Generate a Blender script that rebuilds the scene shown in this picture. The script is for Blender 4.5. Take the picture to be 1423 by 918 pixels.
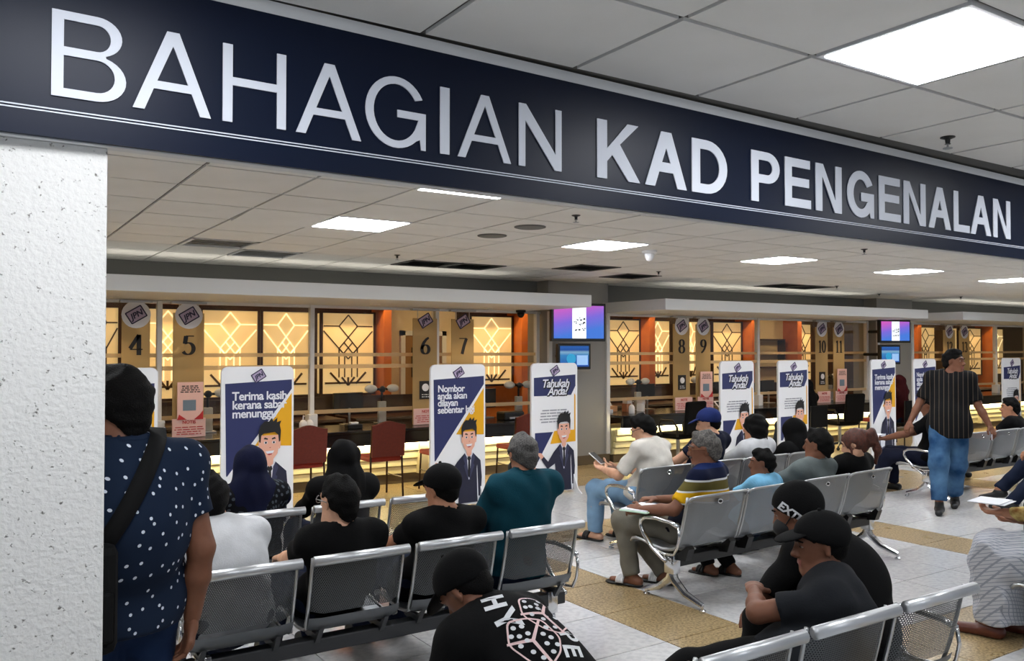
import bpy, bmesh, math, random
import numpy as np
from mathutils import Vector, Matrix

random.seed(7)
for o in list(bpy.data.objects):
    bpy.data.objects.remove(o)
SC = bpy.context.scene
COL = SC.collection

# ------------------------------------------------------------------ camera, world, exposure
cam_d = bpy.data.cameras.new('camera'); cam = bpy.data.objects.new('camera', cam_d); COL.objects.link(cam)
cam_d.sensor_width = 36.0; cam_d.lens = 36.0 * 1180 / 1423; cam_d.clip_end = 200
cam.location = (0, 0, 1.72)
cam.rotation_euler = (math.radians(90) + math.atan(26 / 1180), 0, -math.atan(771.5 / 1180))
SC.camera = cam
W = bpy.data.worlds.new('world'); SC.world = W; W.use_nodes = True
W.node_tree.nodes['Background'].inputs[0].default_value = (0.80, 0.88, 1.0, 1)
W.node_tree.nodes['Background'].inputs[1].default_value = 0.30
SC.view_settings.view_transform = 'Standard'
SC.view_settings.look = 'None'
SC.view_settings.gamma = 1.0
SC.view_settings.use_curve_mapping = False
SC.view_settings.exposure = 0.42
PANEL_LIGHT = 20.0      # emission of the ceiling light panels

# ------------------------------------------------------------------ helpers
def lin(c):
    r = []
    for v in c[:3]:
        v = v / 255.0
        r.append(v / 12.92 if v <= 0.04045 else ((v + 0.055) / 1.055) ** 2.4)
    return (r[0], r[1], r[2], 1.0)

MATS = {}
def M(name, col, rough=0.5, metal=0.0, spec=0.5, emit=0.0, ecol=None, var=None, bump=None, coat=0.0):
    """plain procedural material; var=(scale, amount, colour2) mottles the colour, bump=(scale, strength)"""
    if name in MATS:
        return MATS[name]
    m = bpy.data.materials.new(name); m.use_nodes = True
    nt = m.node_tree; b = nt.nodes['Principled BSDF']
    b.inputs['Base Color'].default_value = lin(col)
    b.inputs['Roughness'].default_value = rough
    b.inputs['Metallic'].default_value = metal
    b.inputs['Specular IOR Level'].default_value = spec
    b.inputs['Coat Weight'].default_value = coat
    if emit:
        b.inputs['Emission Color'].default_value = lin(ecol or col)
        b.inputs['Emission Strength'].default_value = emit
    tc = None
    if var or bump:
        tc = nt.nodes.new('ShaderNodeTexCoord')
    if var:
        n = nt.nodes.new('ShaderNodeTexNoise'); n.inputs['Scale'].default_value = var[0]
        n.inputs['Detail'].default_value = 4
        nt.links.new(tc.outputs['Object'], n.inputs['Vector'])
        r = nt.nodes.new('ShaderNodeMapRange')
        r.inputs[1].default_value = 0.35; r.inputs[2].default_value = 0.65
        r.inputs[3].default_value = 0; r.inputs[4].default_value = var[1]
        nt.links.new(n.outputs['Fac'], r.inputs[0])
        mx = nt.nodes.new('ShaderNodeMix'); mx.data_type = 'RGBA'
        mx.inputs[6].default_value = lin(col); mx.inputs[7].default_value = lin(var[2])
        nt.links.new(r.outputs[0], mx.inputs[0]); nt.links.new(mx.outputs[2], b.inputs['Base Color'])
    if bump:
        n = nt.nodes.new('ShaderNodeTexNoise'); n.inputs['Scale'].default_value = bump[0]
        n.inputs['Detail'].default_value = 5
        nt.links.new(tc.outputs['Object'], n.inputs['Vector'])
        bp = nt.nodes.new('ShaderNodeBump'); bp.inputs['Strength'].default_value = bump[1]
        bp.inputs['Distance'].default_value = 0.02
        nt.links.new(n.outputs['Fac'], bp.inputs['Height']); nt.links.new(bp.outputs[0], b.inputs['Normal'])
    MATS[name] = m
    return m

def nodes_of(m):
    return m.node_tree, m.node_tree.nodes['Principled BSDF']

def obj(name, mesh, parent=None, loc=None):
    o = bpy.data.objects.new(name, mesh); COL.objects.link(o)
    if parent is not None:
        o.parent = parent
    if loc is not None:
        o.location = loc
    return o

def tag(o, label=None, cat=None, group=None, kind=None):
    if label: o['label'] = label
    if cat: o['category'] = cat
    if group: o['group'] = group
    if kind: o['kind'] = kind
    return o

def thing(name, label, cat, loc=(0, 0, 0), rz=0.0, group=None):
    o = bpy.data.objects.new(name, None); COL.objects.link(o)
    o.empty_display_size = 0.1
    o.location = loc; o.rotation_euler = (0, 0, rz)
    return tag(o, label, cat, group)

def copy_tree(o, parent=None):
    c = o.copy(); COL.objects.link(c); c.parent = parent
    for ch in list(o.children):
        copy_tree(ch, c)
    return c

class MB:
    """collects shapes; build() links them as one mesh object"""
    def __init__(s):
        s.v = []; s.f = []; s.mi = []
    def add(s, vs, fs, mi=0):
        n = len(s.v); s.v += [tuple(p) for p in vs]
        s.f += [tuple(i + n for i in f) for f in fs]; s.mi += [mi] * len(fs)
        return s
    def box(s, x0, x1, y0, y1, z0, z1, mi=0):
        vs = [(x0, y0, z0), (x1, y0, z0), (x1, y1, z0), (x0, y1, z0), (x0, y0, z1), (x1, y0, z1), (x1, y1, z1), (x0, y1, z1)]
        return s.add(vs, [(3, 2, 1, 0), (4, 5, 6, 7), (0, 1, 5, 4), (1, 2, 6, 5), (2, 3, 7, 6), (3, 0, 4, 7)], mi)
    def bbox(s, x0, x1, y0, y1, z0, z1, b=0.01, mi=0):
        """box with bevelled vertical and horizontal edges"""
        bm = bmesh.new(); bmesh.ops.create_cube(bm, size=1)
        for v in bm.verts:
            v.co = ((x0 + x1) / 2 + v.co.x * (x1 - x0), (y0 + y1) / 2 + v.co.y * (y1 - y0), (z0 + z1) / 2 + v.co.z * (z1 - z0))
        bmesh.ops.bevel(bm, geom=bm.edges[:], offset=b, segments=2, profile=0.5, affect='EDGES')
        bm.verts.index_update()
        s.add([v.co[:] for v in bm.verts], [[v.index for v in f.verts] for f in bm.faces], mi); bm.free()
        return s
    def prism(s, poly, axis, a, b, mi=0):
        """polygon of (u,v) extruded from a to b along axis: x->(y,z) y->(x,z) z->(x,y)"""
        n = len(poly)
        def P(u, v, w):
            return (w, u, v) if axis == 'x' else (u, w, v) if axis == 'y' else (u, v, w)
        vs = [P(u, v, a) for u, v in poly] + [P(u, v, b) for u, v in poly]
        fs = [tuple(range(n))[::-1], tuple(range(n, 2 * n))] + [(i, (i + 1) % n, n + (i + 1) % n, n + i) for i in range(n)]
        return s.add(vs, fs, mi)
    def tube(s, path, r, n=8, mi=0, closed=False, caps=True):
        P = [Vector(p) for p in path]; rr = r if isinstance(r, (list, tuple)) else [r] * len(P)
        m = len(P); vs = []; prev = None
        for i, p in enumerate(P):
            t = (P[(i + 1) % m] - P[i - 1]) if closed else (P[min(i + 1, m - 1)] - P[max(i - 1, 0)])
            t.normalize()
            if prev is None:
                a = Vector((0, 0, 1)) if abs(t.z) < .9 else Vector((1, 0, 0))
                u = t.cross(a).normalized()
            else:
                u = (prev - t * prev.dot(t)).normalized()
            prev = u; w = t.cross(u)
            for k in range(n):
                an = 2 * math.pi * k / n
                vs.append(p + (u * math.cos(an) + w * math.sin(an)) * rr[i])
        fs = []
        for i in range(m if closed else m - 1):
            j = (i + 1) % m
            for k in range(n):
                k2 = (k + 1) % n
                fs.append((i * n + k, i * n + k2, j * n + k2, j * n + k))
        if caps and not closed:
            fs.append(tuple(range(n))[::-1]); fs.append(tuple(range((m - 1) * n, m * n)))
        return s.add(vs, fs, mi)
    def lathe(s, prof, c=(0, 0, 0), n=16, mi=0):
        vs = []; m = len(prof)
        for r, z in prof:
            for k in range(n):
                a = 2 * math.pi * k / n
                vs.append((c[0] + r * math.cos(a), c[1] + r * math.sin(a), c[2] + z))
        fs = [(i * n + k, i * n + (k + 1) % n, (i + 1) * n + (k + 1) % n, (i + 1) * n + k) for i in range(m - 1) for k in range(n)]
        fs.append(tuple(range(n))[::-1]); fs.append(tuple(range((m - 1) * n, m * n)))
        return s.add(vs, fs, mi)
    def ball(s, c, r, n=10, mi=0):
        rx, ry, rz = r if isinstance(r, (tuple, list)) else (r, r, r)
        prof = [(math.sin(math.pi * i / n), -math.cos(math.pi * i / n)) for i in range(n + 1)]
        vs = []; k = 2 * n
        for a, z in prof:
            for j in range(k):
                t = 2 * math.pi * j / k
                vs.append((c[0] + rx * max(a, .002) * math.cos(t), c[1] + ry * max(a, .002) * math.sin(t), c[2] + rz * z))
        fs = [(i * k + j, i * k + (j + 1) % k, (i + 1) * k + (j + 1) % k, (i + 1) * k + j) for i in range(n) for j in range(k)]
        return s.add(vs, fs, mi)
    def mesh(s, name, mats, smooth=False):
        me = bpy.data.meshes.new(name); me.from_pydata(s.v, [], s.f)
        if not isinstance(mats, (list, tuple)): mats = [mats]
        for m in mats: me.materials.append(m)
        if len(mats) > 1: me.polygons.foreach_set('material_index', s.mi)
        if smooth: me.polygons.foreach_set('use_smooth', [True] * len(me.polygons))
        me.update(); return me
    def build(s, name, mats, parent=None, smooth=False, loc=None):
        return obj(name, s.mesh(name, mats, smooth), parent, loc)

def smooth_angle(o, deg=40):
    me = o.data
    me.polygons.foreach_set('use_smooth', [True] * len(me.polygons))
    try:
        me.set_sharp_from_angle(angle=math.radians(deg))
    except Exception:
        pass
    return o

def struct(o):
    o['kind'] = 'structure'
    return o

def curve_mesh(name, contours, depth=0.0):
    """flat letter-like shape (holes allowed) in the x,y plane, thickness depth"""
    cu = bpy.data.curves.new(name, 'CURVE'); cu.dimensions = '2D'; cu.fill_mode = 'BOTH'; cu.extrude = depth / 2
    for c in contours:
        sp = cu.splines.new('POLY'); sp.points.add(len(c) - 1)
        for p, q in zip(sp.points, c):
            p.co = (q[0], q[1], 0, 1)
        sp.use_cyclic_u = True
    o = bpy.data.objects.new(name, cu); COL.objects.link(o)
    me = bpy.data.meshes.new_from_object(o.evaluated_get(bpy.context.evaluated_depsgraph_get()))
    bpy.data.objects.remove(o); bpy.data.curves.remove(cu)
    me.name = name
    return me

def text_mesh(txt, size, align='LEFT', bold=0.0, shear=0.0, depth=0.002, spacing=1.0, line=1.0):
    cu = bpy.data.curves.new('writing', 'FONT'); cu.body = txt; cu.size = size; cu.align_x = align
    cu.offset = bold; cu.shear = shear; cu.extrude = depth / 2; cu.space_character = spacing; cu.space_line = line
    cu.resolution_u = 4
    o = bpy.data.objects.new('writing', cu); COL.objects.link(o)
    me = bpy.data.meshes.new_from_object(o.evaluated_get(bpy.context.evaluated_depsgraph_get()))
    bpy.data.objects.remove(o); bpy.data.curves.remove(cu)
    return me

UPRIGHT = (math.radians(90), 0, 0)      # turns an x,y drawing into x,z facing -y
def put_flat(name, me, mat, parent, loc, rot=UPRIGHT, scale=None):
    me.materials.clear(); me.materials.append(mat)
    o = obj(name, me, parent, loc); o.rotation_euler = rot
    if scale: o.scale = scale
    return o

def arc(cx, cy, rx, ry, a0, a1, n=14):
    return [(cx + rx * math.cos(math.radians(a0 + (a1 - a0) * i / n)), cy + ry * math.sin(math.radians(a0 + (a1 - a0) * i / n))) for i in range(n + 1)]

# ------------------------------------------------------------------ materials
m_tile = M('ceiling_tile', (243, 243, 241), .9, var=(3, .5, (235, 235, 232)), bump=(160, .05))
m_grid = M('ceiling_grid_grey', (98, 98, 96), .7)
m_white_paint = M('white_paint', (222, 224, 226), .6)
m_beam = M('beam_grey_paint', (226, 228, 230), .6)
m_grey_wall = M('grey_wall_paint', (150, 149, 146), .7)
m_band = M('grey_band_paint', (120, 120, 118), .8)
m_diff = M('light_diffuser', (255, 255, 255), .5, emit=PANEL_LIGHT, ecol=(250, 252, 255))
m_black = M('black_plastic', (14, 14, 15), .35)
m_black_matte = M('black_matte', (9, 9, 10), .8, 0, .2)
m_dark_hole = M('dark_void', (28, 27, 26), .9)
m_chrome = M('chrome', (215, 217, 220), .16, 1.0)
m_steel = M('brushed_steel', (176, 178, 180), .32, .9)
m_navy_sign = M('navy_sign_satin', (9, 20, 42), .40, 0, .18)
m_letter = M('silver_white_vinyl', (214, 219, 230), .6, 0, .3)
m_white = M('white_plastic', (232, 233, 236), .4)
m_print_white = M('print_white', (222, 224, 232), .5)
m_navy = M('print_navy', (36, 44, 92), .5)
m_yellow = M('print_amber', (226, 166, 12), .5)
m_ink = M('print_black', (16, 16, 20), .6)
m_greyink = M('print_grey', (150, 152, 160), .6)
m_skinprint = M('print_skin', (226, 170, 148), .55)
m_suit = M('print_suit_navy', (26, 28, 52), .55)
m_pink = M('pink_notice_paper', (228, 190, 186), .6)
m_redink = M('print_red', (186, 40, 48), .6)
m_counter_black = M('black_granite', (20, 20, 21), .18, var=(60, .5, (34, 34, 36)))
m_slat = M('cream_laminate', (232, 224, 180), .45)
m_plinth = M('brown_plinth', (96, 84, 66), .6)
m_darkwood = M('dark_brown_wood', (58, 30, 20), .45, var=(6, .6, (38, 20, 14)))
m_wood_or = M('orange_wood_veneer', (200, 110, 44), .4, var=(4, .6, (170, 84, 30)))
m_redfab = M('red_brown_fabric', (104, 38, 26), .8, var=(40, .4, (84, 30, 22)))
m_tube_dark = M('dark_bronze_tube', (60, 40, 30), .35, .6)
m_cream_wall = M('cream_wall', (226, 210, 178), .7)
# ------------------------------------------------------------------ special materials
def make_stucco():
    m = M('white_stucco', (222, 222, 220), .85)
    nt, b = nodes_of(m)
    tc = nt.nodes.new('ShaderNodeTexCoord')
    n1 = nt.nodes.new('ShaderNodeTexNoise'); n1.inputs['Scale'].default_value = 80; n1.inputs['Detail'].default_value = 3
    n2 = nt.nodes.new('ShaderNodeTexNoise'); n2.inputs['Scale'].default_value = 70; n2.inputs['Detail'].default_value = 4
    for n in (n1, n2): nt.links.new(tc.outputs['Object'], n.inputs['Vector'])
    r = nt.nodes.new('ShaderNodeMapRange'); r.inputs[1].default_value = .66; r.inputs[2].default_value = .76
    nt.links.new(n1.outputs['Fac'], r.inputs[0])
    mx = nt.nodes.new('ShaderNodeMix'); mx.data_type = 'RGBA'
    mx.inputs[6].default_value = lin((224, 224, 222)); mx.inputs[7].default_value = lin((120, 117, 112))
    nt.links.new(r.outputs[0], mx.inputs[0]); nt.links.new(mx.outputs[2], b.inputs['Base Color'])
    sub = nt.nodes.new('ShaderNodeMath'); sub.operation = 'SUBTRACT'
    nt.links.new(n2.outputs['Fac'], sub.inputs[0]); nt.links.new(r.outputs[0], sub.inputs[1])
    bp = nt.nodes.new('ShaderNodeBump'); bp.inputs['Strength'].default_value = .55; bp.inputs['Distance'].default_value = .008
    nt.links.new(sub.outputs[0], bp.inputs['Height']); nt.links.new(bp.outputs[0], b.inputs['Normal'])
    return m
m_stucco = make_stucco()

def make_floor(name, c1, c2, sc, amt, rough):
    m = M(name, c1, rough)
    nt, b = nodes_of(m)
    g = nt.nodes.new('ShaderNodeNewGeometry')
    oi = nt.nodes.new('ShaderNodeObjectInfo')
    n1 = nt.nodes.new('ShaderNodeTexNoise'); n1.inputs['Scale'].default_value = sc; n1.inputs['Detail'].default_value = 6
    n2 = nt.nodes.new('ShaderNodeTexNoise'); n2.inputs['Scale'].default_value = 2.2
    for n in (n1, n2): nt.links.new(g.outputs['Position'], n.inputs['Vector'])
    r = nt.nodes.new('ShaderNodeMapRange'); r.inputs[1].default_value = .42; r.inputs[2].default_value = .62
    r.inputs[4].default_value = amt
    nt.links.new(n1.outputs['Fac'], r.inputs[0])
    mx = nt.nodes.new('ShaderNodeMix'); mx.data_type = 'RGBA'
    mx.inputs[6].default_value = lin(c1); mx.inputs[7].default_value = lin(c2)
    nt.links.new(r.outputs[0], mx.inputs[0])
    hs = nt.nodes.new('ShaderNodeHueSaturation')
    mr = nt.nodes.new('ShaderNodeMapRange'); mr.inputs[3].default_value = .93; mr.inputs[4].default_value = 1.05
    nt.links.new(oi.outputs['Random'], mr.inputs[0]); nt.links.new(mr.outputs[0], hs.inputs['Value'])
    nt.links.new(mx.outputs[2], hs.inputs['Color']); nt.links.new(hs.outputs[0], b.inputs['Base Color'])
    rr = nt.nodes.new('ShaderNodeMapRange'); rr.inputs[3].default_value = rough * .8; rr.inputs[4].default_value = rough * 1.3
    nt.links.new(n2.outputs['Fac'], rr.inputs[0]); nt.links.new(rr.outputs[0], b.inputs['Roughness'])
    return m
m_floor = make_floor('grey_terrazzo', (208, 208, 208), (190, 190, 192), 26, .8, .17)
m_tan = make_floor('tan_pebble_terrazzo', (182, 160, 120), (120, 100, 68), 60, 1.0, .28)
m_joint = M('floor_joint', (150, 149, 146), .7)

def make_perf(name, col, pitch, frac, metal=.75, rough=.38):
    """sheet steel with round holes punched through, laid out by the sheet's own x and arc length (UV)"""
    m = M(name, col, rough, metal)
    nt, b = nodes_of(m)
    out = nt.nodes['Material Output']
    uv = nt.nodes.new('ShaderNodeUVMap')
    sx = nt.nodes.new('ShaderNodeSeparateXYZ'); nt.links.new(uv.outputs[0], sx.inputs[0])
    def math_(op, a, b2=None):
        n = nt.nodes.new('ShaderNodeMath'); n.operation = op
        for i, q in enumerate((a, b2)):
            if q is None: continue
            if isinstance(q, (int, float)): n.inputs[i].default_value = q
            else: nt.links.new(q, n.inputs[i])
        return n.outputs[0]
    u = math_('DIVIDE', sx.outputs[0], pitch); v = math_('DIVIDE', sx.outputs[1], pitch * .87)
    row = math_('FLOOR', v)
    odd = math_('MULTIPLY', math_('MODULO', row, 2.0), .5)
    fu = math_('SUBTRACT', math_('FRACT', math_('ADD', u, odd)), .5)
    fv = math_('SUBTRACT', math_('FRACT', v), .5)
    d = math_('SQRT', math_('ADD', math_('MULTIPLY', fu, fu), math_('MULTIPLY', fv, fv)))
    hole = math_('LESS_THAN', d, frac)
    # holes stop short of the sheet's rim
    tr = nt.nodes.new('ShaderNodeBsdfTransparent'); mix = nt.nodes.new('ShaderNodeMixShader')
    nt.links.new(hole, mix.inputs[0]); nt.links.new(b.outputs[0], mix.inputs[1]); nt.links.new(tr.outputs[0], mix.inputs[2])
    nt.links.new(mix.outputs[0], out.inputs[0])
    return m
m_perf = make_perf('perforated_steel', (84, 87, 90), .0095, .30, .6, .42)
m_perf_fine = make_perf('fine_perforated_steel', (138, 141, 145), .006, .2, .7, .4)

def make_glass():
    m = bpy.data.materials.new('clear_glass'); m.use_nodes = True
    nt = m.node_tree; nt.nodes.clear()
    out = nt.nodes.new('ShaderNodeOutputMaterial'); t = nt.nodes.new('ShaderNodeBsdfTransparent')
    t.inputs[0].default_value = (.95, .95, .93, 1)
    g = nt.nodes.new('ShaderNodeBsdfGlossy'); g.inputs['Roughness'].default_value = .02
    lw = nt.nodes.new('ShaderNodeLayerWeight'); lw.inputs[0].default_value = .5
    pw = nt.nodes.new('ShaderNodeMath'); pw.operation = 'POWER'; pw.inputs[1].default_value = 4.0
    fr = nt.nodes.new('ShaderNodeMath'); fr.operation = 'MULTIPLY_ADD'; fr.inputs[1].default_value = .7; fr.inputs[2].default_value = .02
    nt.links.new(lw.outputs['Facing'], pw.inputs[0]); nt.links.new(pw.outputs[0], fr.inputs[0])
    mx = nt.nodes.new('ShaderNodeMixShader')
    nt.links.new(fr.outputs[0], mx.inputs[0]); nt.links.new(t.outputs[0], mx.inputs[1]); nt.links.new(g.outputs[0], mx.inputs[2])
    nt.links.new(mx.outputs[0], out.inputs[0])
    return m
m_glass = make_glass()

def make_frost(name, col, trans):
    """frosted film: part see-through, part diffuse, lets light through"""
    m = bpy.data.materials.new(name); m.use_nodes = True
    nt = m.node_tree; nt.nodes.clear()
    out = nt.nodes.new('ShaderNodeOutputMaterial'); t = nt.nodes.new('ShaderNodeBsdfTransparent')
    d = nt.nodes.new('ShaderNodeBsdfDiffuse'); d.inputs[0].default_value = lin(col)
    tl = nt.nodes.new('ShaderNodeBsdfTranslucent'); tl.inputs[0].default_value = lin(col)
    m1 = nt.nodes.new('ShaderNodeMixShader'); m1.inputs[0].default_value = .5
    m2 = nt.nodes.new('ShaderNodeMixShader'); m2.inputs[0].default_value = 1 - trans
    nt.links.new(d.outputs[0], m1.inputs[1]); nt.links.new(tl.outputs[0], m1.inputs[2])
    nt.links.new(t.outputs[0], m2.inputs[1]); nt.links.new(m1.outputs[0], m2.inputs[2])
    nt.links.new(m2.outputs[0], out.inputs[0])
    return m
m_frost = make_frost('frosted_film', (226, 208, 176), .35)
m_numpanel = make_frost('beige_frosted_panel', (206, 186, 142), .22)

def make_glow(name, c1, c2, strength):
    """backlit translucent panel with a soft mottling of its lamps"""
    m = bpy.data.materials.new(name); m.use_nodes = True
    nt = m.node_tree; b = nt.nodes['Principled BSDF']
    b.inputs['Base Color'].default_value = lin(c1); b.inputs['Roughness'].default_value = .4
    tc = nt.nodes.new('ShaderNodeTexCoord'); n = nt.nodes.new('ShaderNodeTexNoise'); n.inputs['Scale'].default_value = 1.6
    nt.links.new(tc.outputs['Object'], n.inputs['Vector'])
    r = nt.nodes.new('ShaderNodeMapRange'); r.inputs[1].default_value = .35; r.inputs[2].default_value = .65
    nt.links.new(n.outputs['Fac'], r.inputs[0])
    mx = nt.nodes.new('ShaderNodeMix'); mx.data_type = 'RGBA'
    mx.inputs[6].default_value = lin(c1); mx.inputs[7].default_value = lin(c2)
    nt.links.new(r.outputs[0], mx.inputs[0]); nt.links.new(mx.outputs[2], b.inputs['Emission Color'])
    b.inputs['Emission Strength'].default_value = strength
    return m
m_glow = make_glow('backlit_cream', (236, 206, 148), (214, 178, 116), .42)
m_glow_line = M('backlit_bright_line', (255, 236, 190), .5, emit=.85, ecol=(255, 232, 180))
m_lattice_dark = M('bronze_lattice', (92, 66, 34), .4, .3)
m_led_warm = M('warm_led_strip', (255, 244, 200), .5, emit=38, ecol=(255, 236, 180))
m_downlight = M('downlight_lens', (255, 236, 200), .5, emit=12, ecol=(255, 226, 180))

def make_screen(name, kind):
    m = bpy.data.materials.new(name); m.use_nodes = True
    nt = m.node_tree; b = nt.nodes['Principled BSDF']
    b.inputs['Base Color'].default_value = (0.01, 0.01, 0.01, 1); b.inputs['Roughness'].default_value = .2
    tc = nt.nodes.new('ShaderNodeTexCoord'); sp = nt.nodes.new('ShaderNodeSeparateXYZ')
    nt.links.new(tc.outputs['Generated'], sp.inputs[0])
    ramp = nt.nodes.new('ShaderNodeValToRGB'); e = ramp.color_ramp.elements
    if kind == 'a':
        ad = nt.nodes.new('ShaderNodeMath'); ad.operation = 'ADD'
        ml = nt.nodes.new('ShaderNodeMath'); ml.operation = 'MULTIPLY'; ml.inputs[1].default_value = -.35
        nt.links.new(sp.outputs[0], ml.inputs[0]); nt.links.new(ml.outputs[0], ad.inputs[0]); nt.links.new(sp.outputs[2], ad.inputs[1])
        nt.links.new(ad.outputs[0], ramp.inputs[0])
        e[0].position = 0; e[0].color = lin((70, 130, 235)); e[1].position = .9; e[1].color = lin((226, 96, 206))
        x = e.new(.4); x.color = lin((130, 110, 235))
        st = .62
    else:
        nt.links.new(sp.outputs[2], ramp.inputs[0])
        e[0].position = 0; e[0].color = lin((30, 90, 190)); e[1].position = 1; e[1].color = lin((40, 110, 200))
        x = e.new(.55); x.color = lin((60, 150, 220)); x = e.new(.7); x.color = lin((150, 200, 235)); x = e.new(.8); x.color = lin((30, 90, 180))
        st = .5
    nt.links.new(ramp.outputs[0], b.inputs['Emission Color']); b.inputs['Emission Strength'].default_value = st
    return m
m_screen_a = make_screen('screen_pink_blue', 'a'); m_screen_b = make_screen('screen_blue', 'b')
m_screen_white = M('screen_white', (240, 244, 248), .3, emit=.6, ecol=(236, 244, 250))

# ------------------------------------------------------------------ structure: floor
floor = struct(MB().box(-3, 27, -2.5, 14, -.20, -.006).build('floor', m_joint))
def slab(n, w, d, z0, z1, bev=.004):
    b = bev
    vs = [(0, 0, z0), (w, 0, z0), (w, d, z0), (0, d, z0), (b, b, z1), (w - b, b, z1), (w - b, d - b, z1), (b, d - b, z1)]
    return MB().add(vs, [(4, 5, 6, 7), (0, 1, 5, 4), (1, 2, 6, 5), (2, 3, 7, 6), (3, 0, 4, 7), (3, 2, 1, 0)])
TP = .6
fm_grey = slab('floor_tile', TP - .004, TP - .004, -.012, 0, .002).mesh('floor_tile', m_floor)
fm_tan = slab('floor_tile', TP - .004, TP - .004, -.012, 0, .002).mesh('floor_tile', m_tan)
def is_tan(i, j):
    return i % 6 == 0 or (j % 6 == 0) or 10 <= j
rest_g, rest_t = MB(), MB()
for i in range(-8, 38):
    for j in range(-7, 19):
        x = 3.52 + i * TP; y = 2.52 + j * TP
        near = (-4 <= i <= 12 and -2 <= j <= 12 and x > .6 - (0 if y > 2.9 else -2.0))
        tn = is_tan(i, j)
        if near and y < 9.9:
            obj('floor_tile', fm_tan if tn else fm_grey, floor, (x, y, 0))
        else:
            (rest_t if tn else rest_g).box(x, x + TP - .004, y, y + TP - .004, -.012, 0)
for b_, m_ in ((rest_g, m_floor), (rest_t, m_tan)):
    tag(b_.build('floor_tiles_beyond', m_, floor), kind='stuff')

# ------------------------------------------------------------------ structure: ceilings
CZ = 2.72
ceil_far = struct(MB().box(-3, 27, 2.55, 13.2, CZ + .012, CZ + .10).build('ceiling', m_grid))
PX = PY = .63; CX0, CY0 = 2.38, 4.77
tl_far = slab('ceiling_panel', PX - .020, PY - .020, .03, 0, .0).mesh('ceiling_panel', m_tile)
light_cells = {(0, 2), (4, 2), (8, 2), (12, 2), (16, 2), (0, -1), (4, -1), (8, -1), (12, -1), (16, -1), (20, 2), (20, -1), (-4, 2), (-4, -1), (4, 5 + 20)}
vent_cells = {(-1, 5): 'vent', (0, 6): 'vent2', (3, 6): 'dark', (4, 6): 'dark', (6, 5): 'dark', (8, 6): 'dark', (-1, 2): 'tilt', (13, 6): 'dark', (14, 6): 'dark'}
rest = MB(); ncell = 0
vents = []
for i in range(-8, 39):
    for j in range(-3, 9):
        x = CX0 + i * PX + .007; y = CY0 + j * PY + .007
        if (i, j) in light_cells or vent_cells.get((i, j), '') in ('vent', 'vent2', 'dark'):
            continue
        if -6 <= i <= 16:
            o = obj('ceiling_panel', tl_far, ceil_far, (x, y, CZ))
            if vent_cells.get((i, j)) == 'tilt':
                o.rotation_euler = (math.radians(-1.3), 0, 0)
        else:
            rest.box(x, x + PX - .014, y, y + PY - .014, CZ, CZ + .03)
tag(rest.build('ceiling_panels_beyond', m_tile, ceil_far), kind='stuff')

def light_panel(x, y, w, d, z, label, group):
    t = thing('ceiling_light', label, 'ceiling light', (x + w / 2, y + d / 2, z), 0, group)
    f = MB(); fw = .018
    f.box(-w / 2, w / 2, -d / 2, -d / 2 + fw, -.004, .02).box(-w / 2, w / 2, d / 2 - fw, d / 2, -.004, .02)
    f.box(-w / 2, -w / 2 + fw, -d / 2 + fw, d / 2 - fw, -.004, .02).box(w / 2 - fw, w / 2, -d / 2 + fw, d / 2 - fw, -.004, .02)
    f.build('frame', m_white, t)
    MB().bbox(-w / 2 + fw, w / 2 - fw, -d / 2 + fw, d / 2 - fw, -.007, .012, .003).build('diffuser', m_diff, t)
    return t
for (i, j) in sorted(light_cells):
    if j > 8: continue
    far = j == 2
    light_panel(CX0 + i * PX + .004, CY0 + j * PY + .004, PX - .008, PY - .008, CZ,
                'bright square light panel set in the far ceiling grid, in the row over the seats' if far else
                'bright square light panel in the far ceiling grid just behind the navy sign',
                'far ceiling lights, middle row' if far else 'far ceiling lights behind the sign')

def vent(i, j, kind):
    x = CX0 + i * PX + .01; y = CY0 + j * PY + .01; s = PX - .02
    lab = {'vent': 'louvred air vent in the far ceiling with dark slots at one end',
           'vent2': 'pale air grille in the far ceiling beside the louvred vent',
           'dark': 'dark grey air return grille set in the far ceiling grid'}[kind]
    t = thing('air_vent', lab, 'air vent', (x + s / 2, y + s / 2, CZ), 0, 'dark ceiling grilles' if kind == 'dark' else None)
    h = s / 2
    fr = MB()
    for a in ((-h, h, -h, -h + .03), (-h, h, h - .03, h), (-h, -h + .03, -h, h), (h - .03, h, -h, h)):
        fr.box(*a, -.006, .02)
    fr.build('frame', m_white_paint if kind != 'dark' else m_grid, t)
    MB().box(-h, h, -h, h, .022, .03).build('backing', (m_dark_hole if kind == 'vent' else m_band if kind == 'dark' else m_white_paint), t)
    n = 7
    sl = MB().box(-h + .03, h - .03, -.004, .004, -.004, .018)
    me = None
    for k in range(n):
        yy = -h + .06 + k * (2 * h - .12) / (n - 1)
        if me is None: me = MB().add([(-h + .03, -.02, .002), (h - .03, -.02, .002), (h - .03, .02, .016), (-h + .03, .02, .016)], [(0, 1, 2, 3), (3, 2, 1, 0)]).mesh('slat', m_white_paint if kind != 'dark' else m_grid)
        if kind == 'vent' and k > 4: continue
        obj('slat', me, t, (0, yy, 0))
for (i, j), k in vent_cells.items():
    if k != 'tilt': vent(i, j, k)

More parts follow.
